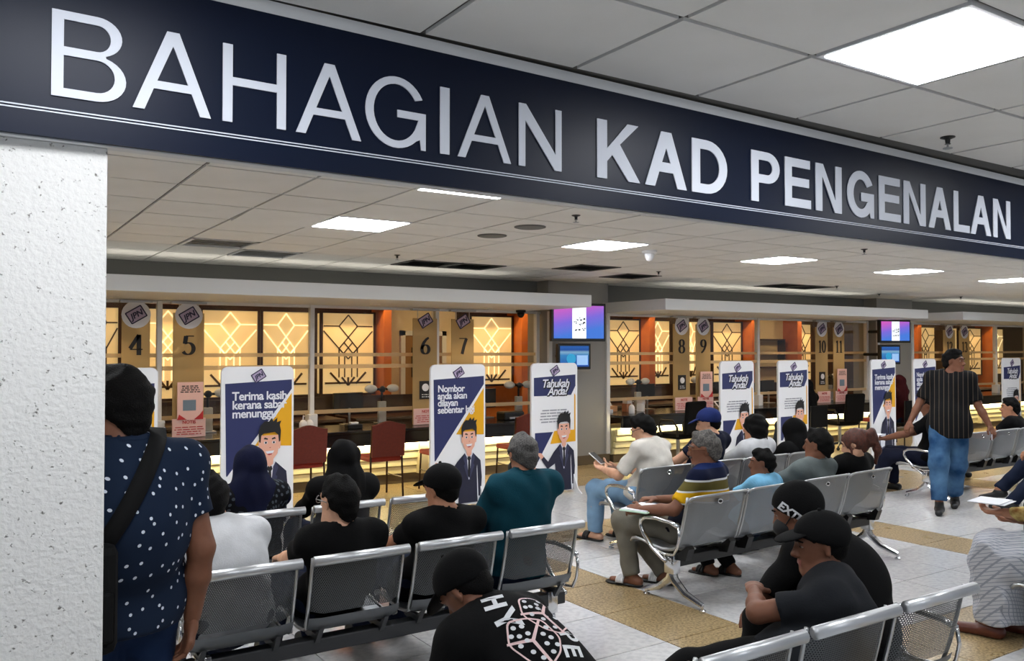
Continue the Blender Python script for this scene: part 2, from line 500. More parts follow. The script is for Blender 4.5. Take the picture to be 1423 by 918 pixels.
NX, NY = .605, .55
ceil_near = struct(MB().box(-3, 12, -2.5, 2.55, CZ + .012, CZ + .10).build('ceiling', m_grid))
tl_near = slab('ceiling_panel', NX - .02, NY - .02, .03, 0, 0).mesh('ceiling_panel', m_tile)
near_lights = {(0, -2), (-4, -2), (4, -2), (0, -7)}
for i in range(-8, 15):
    for j in range(-8, 0):
        x = 2.435 + i * NX + .01; y = 2.40 + j * NY + .01
        if (i, j) in near_lights: continue
        obj('ceiling_panel', tl_near, ceil_near, (x, y, CZ))
for (i, j) in sorted(near_lights):
    light_panel(2.435 + i * NX + .01, 2.40 + j * NY + .01, NX - .02, NY - .02, CZ, 'large bright square light panel in the near ceiling in front of the sign', 'near ceiling lights')

def sprinkler(x, y, label, s=1.0):
    t = thing('sprinkler', label, 'sprinkler', (x, y, CZ), 0, 'fire sprinklers')
    MB().lathe([(.033 * s, 0), (.033 * s, -.004), (.012 * s, -.012), (.010 * s, -.03), (.014 * s, -.034)]).build('body', m_black, t)
    MB().lathe([(.004, -.03), (.006, -.052 * s), (.022 * s, -.052 * s), (.022 * s, -.055 * s)]).build('deflector', m_steel, t)
sprinkler(3.9, 2.21, 'black fire sprinkler in the near ceiling in front of the sign')
for (x, y) in ((3.86, 5.03), (3.9, 8.19), (7.55, 8.1), (7.58, 5.16), (11.62, 8.4), (13.93, 9.19), (15.99, 8.84)):
    sprinkler(x, y, 'dark fire sprinkler hanging from the far ceiling behind the sign')
for (x, y) in ((3.93, 6.33), (3.91, 5.71)):
    t = thing('ceiling_speaker', 'round grey ceiling speaker flush with the far ceiling', 'speaker', (x, y, CZ), 0, 'ceiling speakers')
    MB().lathe([(.13, .0), (.13, -.006), (.115, -.010)], n=24).build('rim', m_grid, t)
    MB().lathe([(.112, -.008), (.112, -.011)], n=24).build('grille', m_band, t)
t = thing('dome_camera', 'small white dome camera hanging from the far ceiling', 'camera', (5.87, 6.43, CZ))
MB().lathe([(.075, 0), (.075, -.02), (.05, -.035)], n=20).build('base', m_white, t)
MB().lathe([(.05, -.03), (.046, -.07), (.03, -.10), (.006, -.112)], n=20).build('dome', m_white, t, smooth=True)

# ------------------------------------------------------------------ beam, sign, column
BANG = .0264
beam = struct(MB().box(-2.5, 11, .012, .055, 2.245, CZ).build('trim_1', m_beam)); beam.location = (0, 2.4 - .5 * BANG, 0); beam.rotation_euler = (0, 0, BANG)
lip = MB().box(-2.5, 11, -.004, .012, 2.683, CZ).build('trim_strip', m_beam, beam)
column = MB()
column.bbox(-1.9, .325, 2.43, 2.76, 0, 2.245, .004)
column = struct(column.build('wall_pillar', m_stucco))

sign = thing('overhead_sign', 'long navy sign with BAHAGIAN KAD PENGENALAN in pale letters', 'sign', (0, 2.4 - .5 * BANG, 0), BANG)
MB().box(-2.5, 10.5, -.006, .010, 2.248, 2.682).build('sign_board', m_navy_sign, sign)
def L_(ch, w, h, t):
    if ch == 'I': return [[(0, 0), (w, 0), (w, h), (0, h)]]
    if ch == 'H':
        b = h * .53; q = t * .42
        return [[(0, 0), (t, 0), (t, b - q), (w - t, b - q), (w - t, 0), (w, 0), (w, h), (w - t, h), (w - t, b + q), (t, b + q), (t, h), (0, h)]]
    if ch == 'A':
        c = w / 2; a = t * .58; sl = (c - a) / h; s = t * 1.08
        yb = h * .27; yt = yb + t * .8
        xi = lambda y: sl * y + s
        ytop = (c - s) / sl * .985
        return [[(0, 0), (s, 0), (xi(yb) , yb), (w - xi(yb), yb), (w - s, 0), (w, 0), (c + a, h), (c - a, h)],
                [(xi(yt), yt), (w - xi(yt), yt), (c, min(ytop, h * .9))]]
    if ch == 'N':
        d = t * 1.12
        return [[(0, 0), (t, 0), (t, h * .74), (w - d, 0), (w, 0), (w, h), (w - t, h), (w - t, h * .26), (d, h), (0, h)]]
    if ch == 'K':
        return [[(0, 0), (t, 0), (t, h * .30), (t + w * .12, h * .42), (w * .72, 0), (w, 0), (w * .52, h * .62), (w * .96, h), (w * .70, h), (t, h * .52), (t, h), (0, h)]]
    if ch == 'L': return [[(0, 0), (w, 0), (w, t * .8), (t, t * .8), (t, h), (0, h)]]
    if ch == 'E':
        q = t * .8; m_ = h * .52
        return [[(0, 0), (w, 0), (w, q), (t, q), (t, m_ - q / 2), (w * .93, m_ - q / 2), (w * .93, m_ + q / 2), (t, m_ + q / 2), (t, h - q), (w * .97, h - q), (w * .97, h), (0, h)]]
    if ch == 'D':
        c = w * .42; q = t * .78
        return [[(0, 0), (c, 0)] + arc(c, h / 2, w - c, h / 2, -90, 90) + [(0, h)],
                [(t, q), (c, q)] + arc(c, h / 2, w - c - t, h / 2 - q, -90, 90) + [(t, h - q)]]
    if ch == 'P':
        c = w * .56; q = t * .75; y0 = h * .38; cy = (h + y0) / 2; ry = (h - y0) / 2
        return [[(0, 0), (t, 0), (t, y0), (c, y0)] + arc(c, cy, w - c, ry, -90, 90) + [(0, h)],
                [(t, y0 + q), (c, y0 + q)] + arc(c, cy, w - c - t, ry - q, -90, 90) + [(t, h - q)]]
    if ch == 'B':
        c = w * .60; q = t * .8; y0 = h * .535; r1 = y0 / 2; r2 = (h - y0) / 2
        return [[(0, 0), (c, 0)] + arc(c, r1, w - c, r1, -90, 72) + arc(c, y0 + r2, w * .94 - c, r2, -70, 90) + [(0, h)],
                [(t, q), (c, q)] + arc(c, (q + y0 - q / 2) / 2, w - c - t, (y0 - q * 1.5) / 2, -90, 90) + [(t, y0 - q / 2)],
                [(t, y0 + q / 2), (c, y0 + q / 2)] + arc(c, (y0 + q / 2 + h - q) / 2, w * .94 - c - t, (h - y0 - q * 1.5) / 2, -90, 90) + [(t, h - q)]]
    if ch == 'G':
        rx, ry = w / 2 * 1.0, h / 2 * 1.03; cx, cy = w / 2, h / 2; q = t * .85
        a0 = 28
        outer = arc(cx, cy, rx, ry, a0, 312, 30)
        inner = arc(cx, cy, rx - t, ry - q, -22, -360 + a0 + 3, 30)
        return [outer + [(w - t * .75, h * .15), (w - t * .6, 0), (w, 0), (w, h * .54), (w * .52, h * .54), (w * .52, h * .54 - q), (w - t * .95, h * .54 - q)] + [p for p in inner[1:]]]
    return []
SIGN = [('B', .189, .361, 0), ('A', .377, .576, 0), ('H', .607, .785, 0), ('A', .815, 1.017, 0), ('G', 1.031, 1.236, 0), ('I', 1.288, 1.322, 0),
        ('A', 1.353, 1.559, 0), ('N', 1.591, 1.771, 0), ('K', 1.931, 2.137, 1), ('A', 2.162, 2.378, 1), ('D', 2.406, 2.605, 1), ('P', 2.748, 2.925, 1),
        ('E', 2.959, 3.131, 1), ('N', 3.165, 3.348, 1), ('G', 3.39, 3.59, 1), ('E', 3.63, 3.803, 1), ('N', 3.829, 4.015, 1), ('A', 4.04, 4.24, 1),
        ('L', 4.267, 4.416, 1), ('A', 4.426, 4.629, 1), ('N', 4.651, 4.83, 1)]
def along(x):     # table was measured for a sign square to the room; the sign hangs a degree and a half askew
    r = x / 2.4
    return r * (2.4 - BANG * .5) / (1 - BANG * r)
for ch, a, b, bold in SIGN:
    a, b = along(a), along(b)
    me = curve_mesh('letter', L_(ch, b - a, .217, .048 if bold else .027), .004)
    put_flat('letter', me, m_letter, sign, (a, -.009, 2.352))
for z in (2.3085, 2.3165):
    MB().box(-2.4, 10.4, -.008, -.005, z, z + .0032).build('rule_line', m_letter, sign)
# ------------------------------------------------------------------ canopies over the counters, walls between
CAN = [(-2.2, 6.89), (8.19, 14.57), (15.71, 26.0)]
for n, (a, b) in enumerate(CAN):
    c = struct(MB().bbox(a, b, 8.65, 10.30, 2.268, 2.422, .006).build('trim_%d' % (n + 2), m_white_paint))
m_fill_glow = M('added_fill_glow', (255, 248, 236), .5, emit=5.5, ecol=(255, 246, 230))  # glow of unseen strips added above the canopies to brighten the far ceiling
for a, b in CAN:
    t = thing('added_fill_strip', 'long unseen glowing strip added on top of a white canopy to brighten the ceiling', 'added fill strip', ((a + b) / 2, 9.45, 2.422), 0, 'added fill strips on the canopies')
    h = (b - a) / 2 - .8
    MB().box(-h, h, -.03, .03, 0, .008).build('channel', m_white, t)
    MB().box(-h, h, -.02, .02, .008, .012).build('diffuser', m_fill_glow, t)
struct(MB().box(-2.2, 26, 10.30, 10.36, 2.27, CZ).build('wall_band', m_band))
def pier(name, a, b):
    w = struct(MB().box(a, b, 10.02, 10.55, .0, CZ).build(name, m_grey_wall))
    MB().box(a - .01, b + .01, 10.0, 10.02, .0, .14).build('plinth', m_plinth, w)
    MB().box(a - .012, a + .05, 9.99, 10.03, .14, 2.27).build('corner_strip', m_white_paint, w)
    MB().box(b - .05, b + .012, 9.99, 10.03, .14, 2.27).build('corner_strip', m_white_paint, w)
pier('wall_pier_near', 7.18, 8.30); pier('wall_pier_far', 15.1, 16.3)
struct(MB().box(-2.2, 27, 13.0, 13.1, 0, CZ).build('wall_back', m_darkwood))
struct(MB().box(26.9, 27, 2.5, 13.0, 0, CZ).build('wall_right', m_cream_wall))
struct(MB().box(-2.3, -2.2, 2.8, 13.0, 0, CZ).build('wall_left', m_grey_wall))

# downlights in the canopies
def downlight(x, y, z=2.268):
    t = thing('downlight', 'small round warm downlight recessed under the white canopy', 'downlight', (x, y, z), 0, 'canopy downlights')
    MB().lathe([(.062, .004), (.062, -.006), (.048, -.006)], n=20).build('trim_ring', m_white, t)
    MB().lathe([(.046, .0), (.046, -.004)], n=20).build('lens', m_downlight, t)
    l = bpy.data.lights.new('downlight_lamp', 'SPOT'); l.energy = 22; l.color = (1, .72, .42); l.spot_size = math.radians(110); l.spot_blend = .6; l.shadow_soft_size = .04
    o = bpy.data.objects.new('downlight_lamp', l); COL.objects.link(o); o.parent = t; o.location = (0, 0, -.02)
for x in (1.3, 2.78, 4.28, 5.9, 9.05, 10.75, 12.4, 13.9, 17.4, 19.5):
    downlight(x, 9.6)

# ------------------------------------------------------------------ counters
def counter(x0, x1, label):
    t = thing('service_counter', label, 'counter', ((x0 + x1) / 2, 10.1, 0), 0, None)
    h = (x1 - x0) / 2
    MB().bbox(-h, h, -.40, .55, .69, .725, .006).build('worktop', m_counter_black, t)
    MB().bbox(-h + .01, h - .01, -.38, -.33, .535, .69, .004).build('front_panel', m_counter_black, t)
    me = MB().bbox(-h + .02, h - .02, 0, .05, 0, .088, .006).mesh('slat', m_slat)
    for k in range(4):
        obj('slat', me, t, (0, -.22 + k * .022 - .02, .42 - k * .0975))
    MB().box(-h + .02, h - .02, -.10, .50, .12, .52).build('carcass', m_slat, t)
    MB().bbox(-h + .03, h - .03, -.14, .45, 0, .122, .004).build('plinth', m_plinth, t)
    MB().box(-h + .05, h - .05, -.318, -.290, .525, .535).build('led_strip', m_led_warm, t)
    n = int((x1 - x0) / 1.85)
    pm = MB().bbox(-.06, .06, -.27, -.1, .12, .52, .004).mesh('rib', M('counter_rib', (196, 184, 150), .5))
    for k in range(1, n):
        obj('rib', pm, t, (-h + (x1 - x0) * k / n, 0, 0))
    return t
counter(-1.2, 7.16, 'long black-topped service counter with lit cream slats between the rough pillar and the near pier')
counter(8.32, 15.08, 'long black-topped service counter with lit cream slats between the two grey piers')
counter(16.32, 25.5, 'long black-topped service counter with lit cream slats past the far screens')

# ------------------------------------------------------------------ glass screens on the counters
def screen(name, posts, x0, x1):
    g = struct(MB().box(x0, x1, 10.18, 10.22, 2.235, 2.272).build(name, m_white_paint))
    for p in posts:
        MB().bbox(p - .028, p + .028, 10.16, 10.24, .725, 2.27, .006).bbox(p - .058, p + .058, 10.12, 10.26, .725, .92, .01).build('post', m_white_paint, g)
    ed = [x0] + list(posts) + [x1]
    for a, b in zip(ed[:-1], ed[1:]):
        if b - a < .2: continue
        MB().box(a + .03, b - .03, 10.196, 10.204, .93, 2.24).build('pane', m_glass, g)
        for (z, hh) in ((1.628, .045), (1.478, .05), (.915, .05)):
            MB().box(a + .03, b - .03, 10.186, 10.192, z, z + hh).build('frosted_stripe', m_frost, g)
screen('window_1', (1.91, 3.69, 5.44, 7.1), -.4, 7.16)
screen('window_2', (8.36, 10.12, 11.85, 13.72, 15.02), 8.32, 15.06)
screen('window_3', (16.4, 18.03, 19.85, 21.6, 23.4), 16.35, 25)

# numerals drawn with a broad nib
def nib(paths, wmax, wmin, closed=False):
    bm = MB()
    for pth in paths:
        P = [Vector((p[0], 0, p[1])) for p in pth]
        L, R = [], []
        for i in range(len(P)):
            t = (P[min(i + 1, len(P) - 1)] - P[max(i - 1, 0)]).normalized()
            w = (wmin + (wmax - wmin) * abs(t.z) ** 1.3) / 2
            n = Vector((-t.z, 0, t.x))
            L.append(P[i] + n * w); R.append(P[i] - n * w)
        n = len(P); vs = [tuple(v) for v in L + R]
        vs += [(v[0], .003, v[2]) for v in vs]
        fs = []
        for i in range(n - 1):
            fs.append((i, i + 1, n + i + 1, n + i)); fs.append((2 * n + i, 3 * n + i, 3 * n + i + 1, 2 * n + i + 1))
        bm.add(vs, fs)
    return bm
DIG = {
 '1': [[(.32, 0), (.32, 1)], [(.32, .98), (.12, .86)], [(.1, .02), (.54, .02)]],
 '0': [arc(.32, .5, .24, .47, 90, 450, 24)],
 '2': [arc(.32, .72, .24, .25, 165, -20, 14) + [(.30, .28), (.06, .05)], [(.06, .05), (.6, .05)]],
 '3': [arc(.30, .74, .22, .23, 160, -80, 12), arc(.30, .27, .25, .25, 80, -160, 14)],
 '4': [[(.46, 0), (.46, 1)], [(.46, .98), (.04, .32)], [(.04, .28), (.64, .28)]],
 '5': [[(.16, .95), (.58, .95)], [(.18, .95), (.12, .56)], [(.12, .57)] + arc(.28, .32, .28, .29, 100, -150, 16)],
 '6': [[(.56, .97), (.40, .88), (.22, .68), (.11, .45), (.09, .3)] + arc(.33, .28, .24, .26, 180, 540, 22)],
 '7': [[(.06, .94), (.6, .94)], [(.58, .95), (.40, .5), (.26, 0)]],
 '8': [arc(.32, .74, .21, .23, 90, 450, 20), arc(.32, .27, .25, .25, 90, 450, 20)],
 '9': [[(.08, .03), (.24, .12), (.42, .32), (.53, .55), (.55, .7)] + arc(.31, .72, .24, .26, 0, 360, 22)],
}
def digits(s, h):
    bm = MB()
    for k, ch in enumerate(s):
        b = nib([[(p[0] * h * .95 + k * h * .60, p[1] * h) for p in pth] for pth in DIG[ch]], h * .21, h * .055)
        bm.add(b.v, b.f)
    w = .6 * h * len(s)
    bm.v = [(x - w / 2, y, z) for x, y, z in bm.v]
    return bm

LOGO = {}
def logo(parent, x, y, z, s, circle=True, m_back=None):
    """tilted square emblem with the letters JPN, on a white disc or shield"""
    if circle:
        key = ('disc',)
        if key not in LOGO:
            LOGO[key] = MB().prism(arc(0, 0, .5, .5, 0, 345, 23), 'y', 0, .003).mesh('logo_disc', m_print_white)
        d = obj('logo_disc', LOGO[key], parent, (x, y, z)); d.scale = (s * 1.25, 1, s * 1.25)
        lp = d; f = 1 / 1.25
    else:
        lp = parent; f = None
    if ('fr',) not in LOGO:
        def rr(w, h, r):
            return arc(w - r, h - r, r, r, 0, 90, 4) + arc(-w + r, h - r, r, r, 90, 180, 4) + arc(-w + r, -h + r, r, r, 180, 270, 4) + arc(w - r, -h + r, r, r, 270, 360, 4)
        me = curve_mesh('logo_frame', [rr(.40, .30, .05), rr(.345, .245, .03)], .004); me.materials.append(M('logo_navy', (30, 28, 66), .5)); LOGO[('fr',)] = me
        me2 = curve_mesh('logo_field', [rr(.345, .245, .03)], .003); me2.materials.append(M('logo_lilac', (176, 160, 190), .5)); LOGO[('fi',)] = me2
        t = text_mesh('JPN', .36, 'CENTER', .012, .25, .004); t.materials.clear(); t.materials.append(M('logo_navy', (30, 28, 66), .5)); LOGO[('tx',)] = t
    for k, nm, dy, dz in ((('fr',), 'logo_frame', -.003, 0), (('fi',), 'logo_field', -.002, 0), (('tx',), 'logo_letters', -.004, -.12)):
        o = bpy.data.objects.new(nm, LOGO[k]); COL.objects.link(o); o.parent = lp
        ang = math.radians(32)
        off = Vector((0, dz)) if f is None else Vector((0, dz))
        sc = s if f is None else f
        px_, pz_ = -off.y * math.sin(ang) * sc, off.y * math.cos(ang) * sc
        o.rotation_euler = (math.radians(90), math.radians(-32), 0)
        if f is None:
            o.location = (x + px_, y + dy, z + pz_); o.scale = (s, s, 1)
        else:
            o.location = (px_, dy, pz_); o.scale = (f, f, 1)

def textlines(parent, x, z, w, n, dz, y, mat, hgt=.008, seed=0):
    rnd = random.Random(seed); b = MB()
    for k in range(n):
        a = rnd.uniform(.78, 1.0) * w
        xx = -a / 2
        while xx < a / 2 - .01:
            l = rnd.uniform(.02, .07) * w / .3
            e = min(xx + l, a / 2)
            b.box(x + xx, x + e, y, y + .002, z - k * dz, z - k * dz + hgt); xx = e + .012
    tag(b.build('printed_lines', mat, parent), kind='stuff')

def number_panel(num, xa, xb, disc, extras):
    xc = (xa + xb) / 2; h = (xb - xa) / 2
    t = thing('number_panel', NPL[num], 'number panel', (xc, 10.06, .73))
    MB().bbox(-h, h, 0, .012, 0, 1.40, .003).build('panel', m_numpanel, t)
    MB().box(-h - .02, h + .02, -.03, .05, 1.50, 1.525).build('top_rail', m_steel, t)
    MB().tube([(-h * .6, .006, 1.39), (-h * .6, .006, 1.51)], .006, 6).tube([(h * .6, .006, 1.39), (h * .6, .006, 1.51)], .006, 6).build('hanger', m_steel, t)
    logo(t, 0, -.006, 1.37, .24, disc)
    o = digits(num, .225).build('numeral', m_ink, t, loc=(0, -.006, .925)); o.scale = (1 if len(num) == 1 else .8, 1, 1)
    if 'poster' in extras:
        MB().bbox(-.13, .15, -.06, -.045, .20, .62, .002).build('poster', m_pink, t)
        textlines(t, .01, .57, .22, 4, .022, -.063, m_ink, .011, 3)
        MB().box(-.07, .07, -.063, -.06, .30, .42).build('poster_picture', M('poster_blue', (110, 130, 150), .6), t)
        MB().prism([(-.13, .2), (-.03, .2), (-.11, .26)], 'y', -.064, -.06).build('poster_corner', m_redink, t)
        MB().prism([(.05, .2), (.15, .2), (.15, .30), (.11, .25)], 'y', -.064, -.06).build('poster_corner', m_redink, t)
    if 'notice' in extras:
        w = min(h + .01, .19)
        MB().bbox(-w, w, -.05, -.035, .0, .21, .002).build('notice', m_pink, t)
        put_flat('notice_heading', text_mesh('NOTIS', .05, 'CENTER', .001), m_redink, t, (0, -.053, .155))
        textlines(t, 0, .11, w * 1.8, 4, .026, -.053, m_redink, .009, 5)
    if 'black' in extras:
        MB().bbox(-.085, .085, -.012, -.002, .33, .57, .002).build('black_sticker', m_ink, t)
        MB().prism(arc(0, .485, .05, .05, 0, 340, 17), 'y', -.016, -.012).build('sticker_emblem', m_print_white, t)
        textlines(t, 0, .385, .12, 2, .03, -.015, m_print_white, .012, 9)
    return t
NPL = {'4': 'beige frosted panel with a black 4, the one beside the rough pillar', '5': 'beige frosted panel with a black 5 above a pink poster and notice',
       '6': 'beige frosted panel with a black 6 and a square black sticker', '7': 'beige frosted panel with a black 7 and no notices, next to the 6',
       '8': 'beige frosted panel with a black 8 and round logo above a black sticker', '9': 'beige frosted panel with a black 9 above a poster, next to the 8',
       '10': 'beige frosted panel with a black 10 above a black sticker', '11': 'beige frosted panel with a black 11 by the far televisions',
       '12': 'beige frosted panel with a black 12 past the far televisions', '13': 'beige frosted panel with a black 13 behind the walking man'}
number_panel('4', 1.50, 1.79, True, ())
number_panel('5', 2.03, 2.37, True, ('poster', 'notice'))
number_panel('6', 5.02, 5.38, False, ('black', 'notice'))
number_panel('7', 5.60, 5.95, False, ())
number_panel('8', 9.69, 10.06, True, ('black', 'notice'))
number_panel('9', 10.20, 10.54, True, ('poster', 'notice'))
number_panel('10', 13.28, 13.63, True, ('black', 'notice'))
number_panel('11', 13.80, 14.13, True, ('poster', 'notice'))
number_panel('12', 17.50, 17.95, True, ())
number_panel('13', 18.11, 18.52, True, ())

# ------------------------------------------------------------------ back office: lit screens with lattice
def seg(b, p, q, w, d, y):
    p = Vector(p); q = Vector(q); t = (q - p).normalized(); n = Vector((-t.y, t.x)) * w / 2
    b.prism([tuple(p + n), tuple(p - n), tuple(q - n), tuple(q + n)], 'y', y, y + d)
def lit_screen(xa, xb, style, label, group):
    w = xb - xa; zb, zt = 1.02, 2.29
    t = thing('lattice_screen', label, 'wall panel', ((xa + xb) / 2, 12.78, zb), 0, group)
    h = w / 2; H = zt - zb
    MB().box(-h, h, 0, .22, 0, H).build('backlit_panel', m_glow, t)
    fr = MB()
    for a in ((-h - .03, -h, 0, H), (h, h + .03, 0, H), (-h - .03, h + .03, -.03, 0), (-h - .03, h + .03, H, H + .03)):
        fr.box(a[0], a[1], -.03, .05, a[2], a[3])
    fr.build('frame', m_darkwood, t)
    m = {'d': m_lattice_dark, 'b': m_glow_line}[style]
    y, dd, q = -.012, .010, .018
    def bar(p, r, ww=q):
        b = MB(); seg(b, (p[0] * h, p[1] * H), (r[0] * h, r[1] * H), ww, dd, y); b.build('lattice_bar', m, t)
    # upper diamond, shoulders, lower small diamond, stems
    A = [((0, .98), (-.36, .84)), ((0, .98), (.36, .84)), ((-.36, .84), (.36, .62 - .06)), ((.36, .84), (-.36, .56)),
         ((-.96, .84), (-.36, .84)), ((.96, .84), (.36, .84)), ((-.96, .78), (-.2, .5)), ((.96, .78), (.2, .5)),
         ((-.36, .56), (0, .43)), ((.36, .56), (0, .43)), ((-.18, .64), (.18, .50)), ((.18, .64), (-.18, .50)), ((-.36, .56), (-.36, .2)), ((.36, .56), (.36, .2)),
         ((-.14, .48), (-.14, .2)), ((.14, .48), (.14, .2))]
    for p, r in A: bar(p, r)
    mt = m_lattice_dark
    b = MB()
    for p, r in (((-.7, .26), (-.3, .12)), ((0, .2), (0, .1)), ((-.25, .2), (0, .1)), ((.25, .2), (0, .1)), ((.7, .26), (.3, .12)), ((-.9, .13), (-.1, .13)), ((.1, .13), (.9, .13))):
        seg(b, (p[0] * h, p[1] * H), (r[0] * h, r[1] * H), .03, .012, -.014)
    b.build('twig_motif', mt, t)
    return t
scr = [(1.40, 1.86, 'd'), (2.12, 2.90, 'b'), (2.98, 3.78, 'b'), (3.86, 4.58, 'b'), (4.80, 5.66, 'd'), (7.50, 8.34, 'b'), (10.55, 11.38, 'd'), (11.56, 12.2, 'b'),
       (12.6, 13.0, 'b'), (13.45, 14.32, 'd'), (16.05, 16.68, 'd'), (19.65, 20.55, 'd'), (20.95, 21.8, 'd'), (23.0, 24.1, 'd'), (24.5, 25.3, 'b')]
for xa, xb, st in scr:
    lit_screen(xa, xb, st, 'cream backlit wall panel with a bright diamond lattice behind the counters' if st == 'b' else 'cream backlit wall panel with a dark diamond lattice behind the counters',
               'bright lattice panels' if st == 'b' else 'dark lattice panels')
# orange veneer columns and valances
for xa, xb in ((5.72, 5.86), (8.38, 8.62), (11.40, 11.56), (14.36, 14.62), (15.86, 16.02), (20.6, 20.75), (24.2, 24.36)):
    c = struct(MB().bbox(xa, xb, 12.5, 12.99, 0, 2.5, .01).build('wall_column', m_wood_or))
for n, (xa, xb) in enumerate(((2.3, 3.25), (4.8, 5.7), (7.5, 8.36), (10.5, 11.38), (13.4, 14.34), (16.05, 16.7), (19.6, 20.6), (22.9, 24.15))):
    struct(MB().bbox(xa, xb, 12.45, 12.99, 2.37, 2.62, .01).build('trim_%d' % (n + 5), m_wood_or))
    l = bpy.data.lights.new('cove_lamp', 'AREA'); l.energy = 10; l.color = (1, .68, .36); l.size = xb - xa; l.size_y = .06; l.shape = 'RECTANGLE'
    o = bpy.data.objects.new('cove_lamp', l); COL.objects.link(o); o.location = ((xa + xb) / 2, 12.2, 2.60); o.rotation_euler = (math.radians(35), 0, 0)
# pale alcove with a doorway between two lattice panels
d = struct(MB().box(5.86, 7.30, 12.93, 12.99, 0, 2.5).build('door_1', m_cream_wall))
MB().box(6.28, 6.98, 12.88, 12.935, 0, 1.95).build('door_leaf', M('tan_door', (150, 112, 70), .5), d)
MB().box(6.20, 6.28, 12.86, 12.935, 0, 2.03).box(6.98, 7.06, 12.86, 12.935, 0, 2.03).box(6.20, 7.06, 12.86, 12.935, 1.95, 2.03).build('door_frame', m_white_paint, d)
MB().box(6.40, 6.86, 12.87, 12.885, 1.25, 1.75).build('door_window', m_dark_hole, d)
struct(MB().box(14.62, 15.86, 12.90, 12.99, 0, 2.5).build('wall_alcove', m_cream_wall))
t = thing('display_shelf', 'brown display shelf on the pale wall between lattice panels', 'shelf', (15.2, 12.7, 1.3))
for z in (0, .30, .62):
    MB().box(-.5, .5, 0, .2, z, z + .03).build('shelf_board', m_darkwood, t)
MB().box(-.5, -.47, 0, .2, 0, .62).box(.47, .5, 0, .2, 0, .62).build('side_panel', m_darkwood, t)
# warm ceiling lamps of the office behind the glass
for x in (0.8, 3.2, 6.4, 9.6, 12.4, 15.2, 18.5, 22):
    t = thing('office_ceiling_light', 'warm ceiling light panel in the office behind the counter glass', 'ceiling light', (x, 11.4, CZ), 0, 'office ceiling lights')
    MB().box(-.3, .3, -.15, .15, -.03, 0).build('housing', m_white, t)
    MB().box(-.28, .28, -.13, .13, -.036, -.03).build('diffuser', M('warm_diffuser', (255, 240, 210), .5, emit=22, ecol=(255, 214, 150)), t)

# ------------------------------------------------------------------ desks and things behind the glass
def desk(x0, x1):
    t = thing('office_desk', 'dark wooden office desk with a raised back panel behind the counter glass', 'desk', ((x0 + x1) / 2, 11.7, 0), 0, 'office desks behind the glass')
    h = (x1 - x0) / 2
    MB().bbox(-h, h, -.4, .4, .70, .74, .006).build('desk_top', m_darkwood, t)
    MB().box(-h, -h + .04, -.38, .38, 0, .70).build('side_panel', m_darkwood, t); MB().box(h - .04, h, -.38, .38, 0, .70).build('side_panel', m_darkwood, t)
    MB().box(-h + .04, h - .04, .30, .34, .1, 1.02).build('back_panel', m_darkwood, t)
for a, b in ((.8, 2.6), (2.75, 4.6), (4.75, 6.3), (6.6, 7.6), (9.4, 11.4), (11.6, 13.4), (13.7, 15.6), (17, 19.4), (20, 22.5)):
    desk(a, b)
def monitor(x, y, z, rz, label, group):
    t = thing('monitor', label, 'monitor', (x, y, z), rz, group)
    MB().bbox(-.22, .22, -.02, .025, .14, .42, .008).build('display', m_black, t)
    MB().box(-.205, .205, .0255, .027, .155, .405).build('screen_glass', M('dim_screen', (30, 36, 44), .2, emit=.2, ecol=(120, 150, 180)), t)
    MB().tube([(0, -.03, .01), (0, -.03, .22)], .018, 8).build('stand', m_steel, t)
    MB().bbox(-.11, .11, -.11, .05, 0, .012, .004).build('foot', m_steel, t)
for x in (3.05, 4.35, 6.45, 9.6, 11.3, 12.6, 14.5, 17.2, 19.0):
    monitor(x, 10.62, .725, math.radians(8), 'small black monitor facing the clerk on the counter behind the glass', 'clerk monitors')
def photocam(x):
    t = thing('camera_light', 'white twin-headed photo lamp on a grey stand behind the counter glass', 'photo lamp', (x, 10.5, .725), 0, 'photo lamps')
    MB().bbox(-.09, .09, -.07, .07, 0, .02, .005).build('base', m_steel, t)
    MB().bbox(-.055, .055, -.03, .03, .02, .30, .01).build('stand', M('lamp_stand_grey', (170, 172, 172), .5), t)
    MB().tube([(-.17, 0, .46), (.17, 0, .46)], .016, 8).tube([(0, 0, .3), (0, 0, .46)], .016, 8).build('arm', m_black, t)
    for s in (-1, 1):
        MB().ball((s * .16, 0, .47), (.09, .055, .055), 8).build('lamp_head', m_white, t, smooth=True)
    MB().ball((0, -.02, .46), (.045, .05, .045), 8).build('camera_head', m_black, t, smooth=True)
for x in (2.52, 4.78, 6.98, 9.32, 10.78, 14.28):
    photocam(x)
def bottle(x, y):
    t = thing('sanitizer_bottle', 'white pump bottle of hand sanitizer on the black counter', 'bottle', (x, y, .725), 0, 'pump bottles')
    MB().lathe([(.045, 0), (.048, .01), (.048, .10), (.03, .13), (.016, .14)], n=14).build('body', m_white, t, smooth=True)
    MB().tube([(0, 0, .14), (0, 0, .19), (0, -.045, .188)], .007, 6).build('pump', m_white, t)
for x in (3.52, 3.60, 8.75, 12.3): bottle(x, 10.0)
t = thing('stapler_box', 'small black card box with a white lid on the counter', 'box', (4.17, 10.0, .725))
MB().bbox(-.10, .10, -.06, .06, 0, .06, .01).build('body', m_black, t); MB().bbox(-.05, .05, -.045, .03, .06, .085, .006).build('lid', m_white, t)
t = thing('tablet_stand', 'white framed tablet tilted on a stand below panel 9', 'tablet', (10.72, 9.90, .725))
o = MB().bbox(-.14, .14, -.008, .008, 0, .19, .004).build('frame', m_white, t); o.rotation_euler = (math.radians(-48), 0, .1)
o2 = MB().box(-.115, .115, -.010, -.008, .02, .17).build('display', m_dark_hole, t); o2.rotation_euler = (math.radians(-48), 0, .1)
